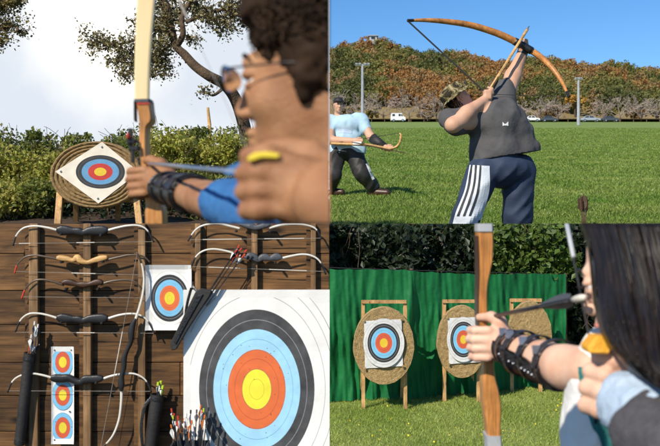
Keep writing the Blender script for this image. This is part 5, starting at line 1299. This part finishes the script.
main = [([(252, 182, y + .6), (247, 140, y + .5), (238, 105, y + .35), (226, 86, y + .2), (209, 76, y), (195, 66, y), (184, 54, y), (176, 46, y), (172, 30, y), (168, 10, y), (160, -12, y)], .10, .035),
        ([(177, 46, y), (183, 34, y - .1), (182, 18, y - .1), (190, 2, y - .1), (200, -12, y)], .045, .025), ([(175, 42, y), (160, 28, y + .1), (140, 38, y + .1), (118, 44, y + .1), (96, 42, y)], .035, .01), ([(226, 86, y + .2), (214, 95, y), (206, 93, y - .1)], .03, .008),
        ([(171, 24, y), (150, 16, y), (134, 20, y)], .03, .01), ([(186, 22, y - .1), (206, 14, y), (226, 8, y), (250, -4, y)], .03, .012)]
cr = [(92, 38, y, 12, 6, 170, (118, 44, y)), (110, 46, y, 16, 9, 360, (118, 44, y)), (120, 62, y, 16, 9, 430, (140, 38, y)), (128, 74, y, 10, 5, 200, (140, 38, y)), (142, 58, y + .1, 18, 12, 620, (160, 28, y)), (155, 74, y, 14, 6, 260, (160, 28, y)), (160, 40, y, 14, 14, 420, (160, 28, y)), (146, 20, y, 14, 10, 380, (150, 16, y)),
      (160, 4, y, 16, 10, 520, (168, 10, y)), (192, 8, y, 20, 10, 520, (190, 2, y)), (212, 16, y, 18, 10, 420, (206, 14, y)), (232, 10, y, 18, 12, 460, (226, 8, y)), (222, 30, y, 14, 6, 240, (206, 14, y)), (192, 40, y, 8, 6, 90, (183, 34, y)), (206, 92, y - .1, 6, 3, 60, (206, 93, y - .1)), (162, 62, y, 8, 14, 260, (160, 28, y)), (252, 16, y, 16, 14, 400, (226, 8, y)), (176, 18, y, 12, 10, 220, (171, 24, y))]
limb_tree('leaning tree with twisted brown limbs and airy foliage behind the archer', main, cr, (P(252, 0, y + .6).x, y + .6, gz(y + .6)), 31, 'leaf_tree')
y = 12.0
limb_tree('tree at the upper left corner reaching thin leafy twigs into the pale sky', [([(-48, 190, y), (-44, 100, y), (-36, 30, y), (-20, 4, y), (4, 2, y), (18, 0, y)], .12, .02), ([(-38, 60, y), (-20, 40, y), (0, 28, y), (18, 26, y)], .03, .006), ([(-40, 70, y), (-20, 52, y), (2, 46, y)], .03, .006)],
          [(4, 4, y, 20, 6, 620, (4, 2, y)), (16, 0, y, 12, 4, 200, (18, 0, y)), (6, 24, y, 12, 6, 200, (0, 28, y)), (20, 32, y, 8, 5, 90, (18, 26, y)), (2, 42, y, 7, 10, 170, (2, 46, y)), (-8, 10, y, 16, 12, 300, (4, 2, y))], (P(-48, 0, y).x, y, gz(y)), 33, 'leaf_olive')
# thin bare pole
yy = 12.1; b = P(210.5, 140, yy); b.z = gz(yy); t = P(207.8, 107.5, yy); q = MB(); q.tube([b, P(209.5, 124, yy), t], [.028, .024, .018], 8)
tag(q.build('wooden_pole', M['bow_tan'], origin=b), 'thin bare wooden pole sticking up from the bushes against the sky', 'pole')

# round straw target on its wooden easel
y = 9.0; k = y / FPX; c = P(96, 174.8, y); t = thing('straw_target', 'round coiled straw target carrying a diamond shaped paper face, on wooden legs', 'target', (c.x, y, gz(y)))
prof = [(.02, 0)]; nr = 11
for i in range(nr): prof += [((i + .06) / nr, .0), ((i + .25) / nr, .014), ((i + .5) / nr, .019), ((i + .75) / nr, .014), ((i + .94) / nr, .0)]
prof += [(1.0, -.02), (1.01, -.07), (.97, -.11), (0, -.11)]
mb = MB(); mb.lathe(c, (46 * k, 0, 0), (0, 0, 33.6 * k), (0, -1, 0), prof, 96); mb.build('boss', M['straw_brown'], t, smooth=False, disp=(.006, 26))
yy = y - .024; q = MB(); q.prism([P(102, 141.8, yy), P(139.2, 172, yy), P(98.4, 203.5, yy), P(55.2, 171.6, yy)], (0, .004, 0)); q.build('paper', M['paper_warm'], t)
mb = MB(); sp = [(1.0, 0), (.90, 5), (.885, 0), (.765, 1), (.64, 9), (.63, 1), (.505, 2), (.385, 10), (.375, 2), (.25, 3), (.13, 11), (.12, 3)]; rings(mb, P(100.3, 171.8, yy - .002), 24.4 * k, 16.6 * k, sp, 80); mb.build('ring_face', [M['ink_black'], M['ink_deep_blue'], M['ink_crimson'], M['ink_gold']] + ringm[4:], t)
q = MB()
for u, v in ((102, 147), (61, 171.5), (98, 198.5)): q.ball(P(u, v, yy), .012, n=8, k=6)
q.build('pin', M['steel'], t)
for (u, vt, u2, w_) in ((60.5, 190, 57.6, 6.5), (136, 192, 140, 6.5)):
    a = P(u, vt, y + .10); b = P(u2, 228, y + .0); q = MB(); q.bar(a, b, w_ * k, .05); q.build('leg', M['post_wood'], t, bevel=.004, clip='z+')
q = MB(); q.bar(P(58, 200, y + .17), P(139, 200, y + .17), 5 * k, .03); q.build('crossbar', M['post_wood'], t)
for u in (76, 118): q = MB(); q.bar(P(u, 195, y + .14), P(u, 222, y + .5), 5 * k, .03); q.build('rear_leg', M['post_wood'], t, clip='z+')

# ------------------------------------------------------------------ the dark haired archer, seen over his shoulder
XS = 1.25                                   # broad build; modelled narrow, then widened
def N_(u, v, y): p = P(u, v, y); return Vector((p.x / XS, p.y, p.z))
S = SDF(.014); YT = 2.2
g = N_(148, 181.5, YT); hs = .95
pt = lambda a: g + Vector(a) * hs
S.ell(pt((.024, -.032, .0)), np.array((.036, .024, .040)) * hs, None, .012)
for i in range(4):
    z = .027 - .0195 * i; e = [1, 1.06, 1., .9][i]
    S.chain([pt((.0, -.044, z)), pt((-.028 * e, -.030, z - .002)), pt((-.034 * e, -.004, z - .004)), pt((-.020, .018, z - .005)), pt((.0, .02, z - .005))], np.array([.0102, .010, .0096, .009, .008]) * hs, .004)
S.chain([pt((.044, -.034, .022)), pt((.030, -.036, .044)), pt((.010, -.022, .054)), pt((-.012, .004, .052))], np.array([.015, .013, .011, .009]) * hs, .008)
wr = N_(166, 188, 2.12); el = N_(206, 199, 1.82); up = N_(250, 212, 1.56); sh = N_(300, 232, 1.36)
S.cap(pt((.03, -.032, -.002)), wr, .033, .029, .015); S.chain([wr, N_(186, 192, 1.98), el, up, sh], [.027, .033, .036, .040, .046], .010)
YD = 1.06; hk = N_(300, 193, YD); HS = 1.02; Rm = Matrix.Rotation(math.radians(12), 3, 'Y')
hp = lambda a: hk + Rm @ (Vector(a) * HS)
S.ell(hp((.006, 0, 0)), np.array((.044, .024, .040)) * HS, np.array(Rm), .016); S.ell(hp((-.016, -.004, .012)), np.array((.03, .021, .032)) * HS, np.array(Rm), .012)
for i in range(4):
    z = .036 - .021 * i; e = [1.0, 1.0, .92, .78][i]
    S.chain([hp((-.008, -.010, z * .8)), hp((-.036 * e - .003, -.012, z)), hp((-.053 * e, .012, z - .003)), hp((-.044 * e, .034, z - .004)), hp((-.022, .038, z - .003))], np.array([.012, .0128, .0114, .0102, .0086]) * HS, .005)
S.chain([hp((.020, .014, .036)), hp((.0, .022, .048)), hp((-.022, .026, .050)), hp((-.040, .026, .047))], np.array([.017, .014, .012, .0095]) * HS, .01)
S.chain([hp((.028, .002, -.006)), N_(345, 200, 1.0), N_(400, 225, .92)], [.038, .042, .05], .02)
hc = N_(336, 77, 1.2); RH = frame((-.93, .36, -.05), (.02, 0, 1)); TH = head(S, hc, RH, 1.03, k=.012, ears=False)
Rn_ = np.array(RH)
for q_ in (-1, 1):
    S.ell(TH(q_ * .074, -.034, -.020), np.array((.008, .015, .029)) * 1.03, Rn_, .006); S.ell(TH(q_ * .079, -.041, -.012), np.array((.006, .010, .022)) * 1.03, Rn_, .004); S.ell(TH(q_ * .081, -.034, -.020), np.array((.009, .006, .012)) * 1.03, Rn_, .004, True)
S.cap(N_(338, 140, 1.24), N_(350, 215, 1.26), .062, .075, .03); S.ell(N_(372, 262, 1.32), (.12, .10, .10), None, .02)
V, Fc = S.mesh(.0036); V[:, 0] *= XS
man = thing('person', 'dark haired archer in glasses aiming at the round target, seen over the shoulder', 'person', (P(320, 223, 1.25).x, 1.25, 0))
CL = 'x- z+'
mesh_obj('body', V, Fc, M['skin_a'], man, smooth=True, clip=CL); mbv = bvh(V, Fc)
wide = lambda p: Vector((p[0] * XS, p[1], p[2]))
TW = lambda x, y_, z: wide(TH(x, y_, z))
# hair: scalp cap and curls
S = SDF(.02); E = lambda p, r_, k_=.02, sub=False: S.ell(TH(*p), np.array(r_) * 1.06, np.array(RH), k_, sub)
E((0, -.026, .046), (.083, .110, .094)); E((0, .040, .100), (.062, .058, .036)); E((0, -.062, -.005), (.074, .062, .085))
E((0, .128, -.055), (.3, .098, .118), .004, True)
for q_ in (-1, 1): E((q_ * .066, .006, -.004), (.012, .016, .034), .008); E((q_ * .064, -.03, .03), (.018, .05, .03), .02)
V, Fc = S.mesh(.005); V[:, 0] *= XS
hair = mesh_obj('hair', V, Fc, M['hair_brown'], man, smooth=True, clip=CL, disp=(.009, 42))
random.seed(77); mb = MB()
for k_ in range(2200):
    a = random.uniform(0, 2 * math.pi); b_ = random.uniform(-.15, 1.35); d = Vector((math.cos(b_) * math.sin(a) * .084, math.cos(b_) * math.cos(a) * .104, math.sin(b_) * .09))
    o = Vector((0, -.030, .050)) + d
    if ((o.y - .128) / .098) ** 2 + ((o.z + .055) / .118) ** 2 < 1.06 or (o.z < -.01 and o.y > -.04): continue
    t_ = d.orthogonal().normalized(); s_ = d.normalized().cross(t_); ph = random.uniform(0, 6); R_ = random.uniform(.004, .009)
    mb.tube([TW(*(o + d.normalized() * (.002 + .0026 * j) + (t_ * math.cos(ph + j * 1.1) + s_ * math.sin(ph + j * 1.1)) * R_)) for j in range(6)], [.0018, .002, .002, .0018, .0014, .0006], 4)
mb.build('curl', M['hair_brown'], hair, clip=CL)
# glasses
m_, nt_, N2, L2, b2_ = _nodes('lens_tint'); b2_.inputs['Transmission Weight'].default_value = 1; b2_.inputs['Base Color'].default_value = (.5, .45, .4, 1); b2_.inputs['Roughness'].default_value = .03; M['lens_tint'] = m_
gls = []; fr_ = MB()
for q_ in (-1, 1):
    pts_ = [TW(q_ * .033 + math.cos(a_) * .022, .110 - abs(math.cos(a_) * .5 + .5 * (q_ < 0)) * .0 - .006 * abs(math.cos(a_)), .004 + math.sin(a_) * .0165) for a_ in np.linspace(0, 2 * math.pi, 20, endpoint=False)]
    fr_.tube(pts_, .0016, 6, closed=True); gls.append(MB().prism(pts_, (RH.col[1] * -.002)))
    fr_.tube([TW(q_ * .055, .104, .008), TW(q_ * .070, .085, .010), TW(q_ * .079, .02, .008), TW(q_ * .080, -.012, .002)], .0014, 6)
fr_.tube([TW(-.009, .113, .008), TW(0, .117, .011), TW(.009, .113, .008)], .002, 6)
f_o = fr_.build('glasses', M['black'], man, smooth=True, clip=CL); [g_.build('lens', M['lens_tint'], f_o, clip=CL) for g_ in gls]
for q_ in (-1, 1):
    mb = MB(); mb.ball(TW(q_ * .031, .075, -.001), .0118 * 1.03, n=16, k=10); mb.build('eye', M['eye_white'], man, smooth=True, clip=CL)
mb = MB()
for q_ in (-1, 1): mb.tube([TW(q_ * .012, .089, .027), TW(q_ * .034, .087, .032), TW(q_ * .054, .076, .028)], [.003, .004, .0015], 6)
mb.build('eyebrow', M['hair_brown'], man, smooth=True, clip=CL)
# sleeve, guard, tab
S = SDF(.012); S.chain([N_(228, 203, 1.66), N_(262, 214, 1.50), N_(310, 236, 1.34)], [.045, .050, .058], .02); V, Fc = S.mesh(.005); V[:, 0] *= XS
mesh_obj('sleeve', V, Fc, M['sleeve_blue'], man, smooth=True, clip=CL, disp=(.004, 30))
a, b_ = wide(wr), wide(el); cl = [wide(wr.lerp(el, s_)) for s_ in (-.02, .08, .18, .28, .38, .48, .58, .68)]; gd = cuffing(mbv, cl, 40, 0, 360, .0025, .004).build('arm_guard', M['leather'], man, smooth=True)
for s_ in (.06, .34, .62):
    c0 = a.lerp(b_, s_); d = (b_ - a).normalized(); cuffing(mbv, [c0 - d * .008, c0, c0 + d * .008], 40, 0, 360, .007, .004).build('strap', M['black'], gd, smooth=True)
q = MB(); q.bar(a.lerp(b_, .10) + Vector((0, -.034, .028)), a.lerp(b_, .52) + Vector((0, -.036, .032)), .018, .006, up=(0, -.7, .7)); q.build('stay', M['steel'], gd, bevel=.002)
q = MB(); yt = 1.03; q.prism([P(246, 158.5, yt), P(254, 152.5, yt), P(268, 151.5, yt), P(280, 154, yt), P(279, 158.5, yt), P(262, 158, yt), P(250, 162, yt)], (0, .022, 0)); q.build('finger_tab', M['tab_yellow'], man, bevel=.0015)
# bow
bw = thing('recurve_bow', 'wooden bow with a broad cream upper limb held by the dark haired archer', 'bow', P(148, 223, YT), 'bows held at full draw in the foreground')
riserpoly('limb', bw, [(137.6, -14), (136.4, 10), (135.2, 40), (134.4, 70), (134.6, 101)], [(155.4, -14), (153.4, 10), (150.8, 40), (149.0, 70), (148.2, 101)], YT, .018, M['limb_cream'], CL)
riserpoly('riser', bw, [(134.6, 100), (136.6, 108), (138, 116), (138.6, 126), (138.4, 150), (140, 165), (141.4, 178), (143, 192), (145.2, 203), (144.6, 212), (145, 226)], [(149.6, 100), (150.4, 108), (151.6, 116), (151, 121.5), (146.4, 128), (146.2, 150), (147.4, 165), (149.6, 178), (153.4, 192), (159, 201), (163, 211), (163.6, 226)], YT - .012, .062, M['bow_gold'], CL)
riserpoly('limb_cap', bw, [(133.4, 99), (134.2, 102.2)], [(149.8, 98.6), (150, 102)], YT - .016, .05, M['charcoal'], CL)
riserpoly('cap_stripe', bw, [(136.4, 102.8), (136.8, 104.4)], [(149.2, 102.4), (149.5, 104)], YT - .0145, .004, M['red'], CL)
riserpoly('side_bar', bw, [(133.2, 101), (133.4, 118), (134, 121)], [(134.8, 101), (135.0, 118), (135.0, 121)], YT - .012, .03, M['charcoal'], CL)
s_ = MB(); z0 = YT - .02
def bx(u0, v0, u1, v1, d=.02, y_=z0): a = P(u0, v0, y_); b = P(u1, v1, y_); s_.box(((a.x + b.x) / 2, y_, (a.z + b.z) / 2), (b.x - a.x, d, a.z - b.z))
bx(128.6, 128.5, 132.6, 146, .015); bx(130, 146, 138.6, 150.5, .022, z0 + .002); bx(131.4, 150, 134.2, 163, .016, z0 - .003); bx(127.4, 139, 135.2, 143.6, .026, z0 - .004); bx(133, 140.6, 139, 143, .012, z0 + .006)
st = s_.build('sight', M['black'], bw, bevel=.0012)
q = MB(); q.tube([P(127.6, 136, z0 - .02), P(128.8, 136, z0 - .02)], .008, 10); q.ball(P(128.4, 136.5, z0 - .02), .0055, n=8, k=6); q.build('sight_pin', M['red'], st)
q = MB(); q.tube([P(187, 17.5, 1.72), P(176, -6, 1.80)], .0022, 6); q.tube([P(252, 160, 1.10), P(187, 17.5, 1.72)], .0005, 5); q.tube([P(252, 160, 1.10), P(262, 230, 2.0)], .0005, 5); q.build('bowstring', M['string_white'], bw, clip=CL)
ar = thing('arrow', 'silver arrow with a blue vane drawn by the dark haired archer', 'arrow', P(244, 172.5, 1.12), 'arrows on the strings of the foreground bows')
a = P(246, 173, 1.12); b = P(149, 163.5, 2.16); d = (b - a).normalized(); q = MB(); q.tube([a, b + d * .02], .0042, 12); q.build('shaft', M['steel'], ar, smooth=True)
for k_ in range(3):
    nn = Vector((0, 0, 1)); nn = (nn - d * nn.dot(d)).normalized(); nn.rotate(Matrix.Rotation(k_ * 2.094 + .3, 3, d)); q = MB()
    q.prism([a + d * .03, a + d * .034 + nn * .012, a + d * .06 + nn * .013, a + d * .13 + nn * .004, a + d * .14], nn.cross(d) * .0014); q.build('fletching', M['sleeve_blue'], ar)
q = MB(); q.tube([a - d * .004, a + d * .02], .006, 8); q.build('nock', M['black'], ar)
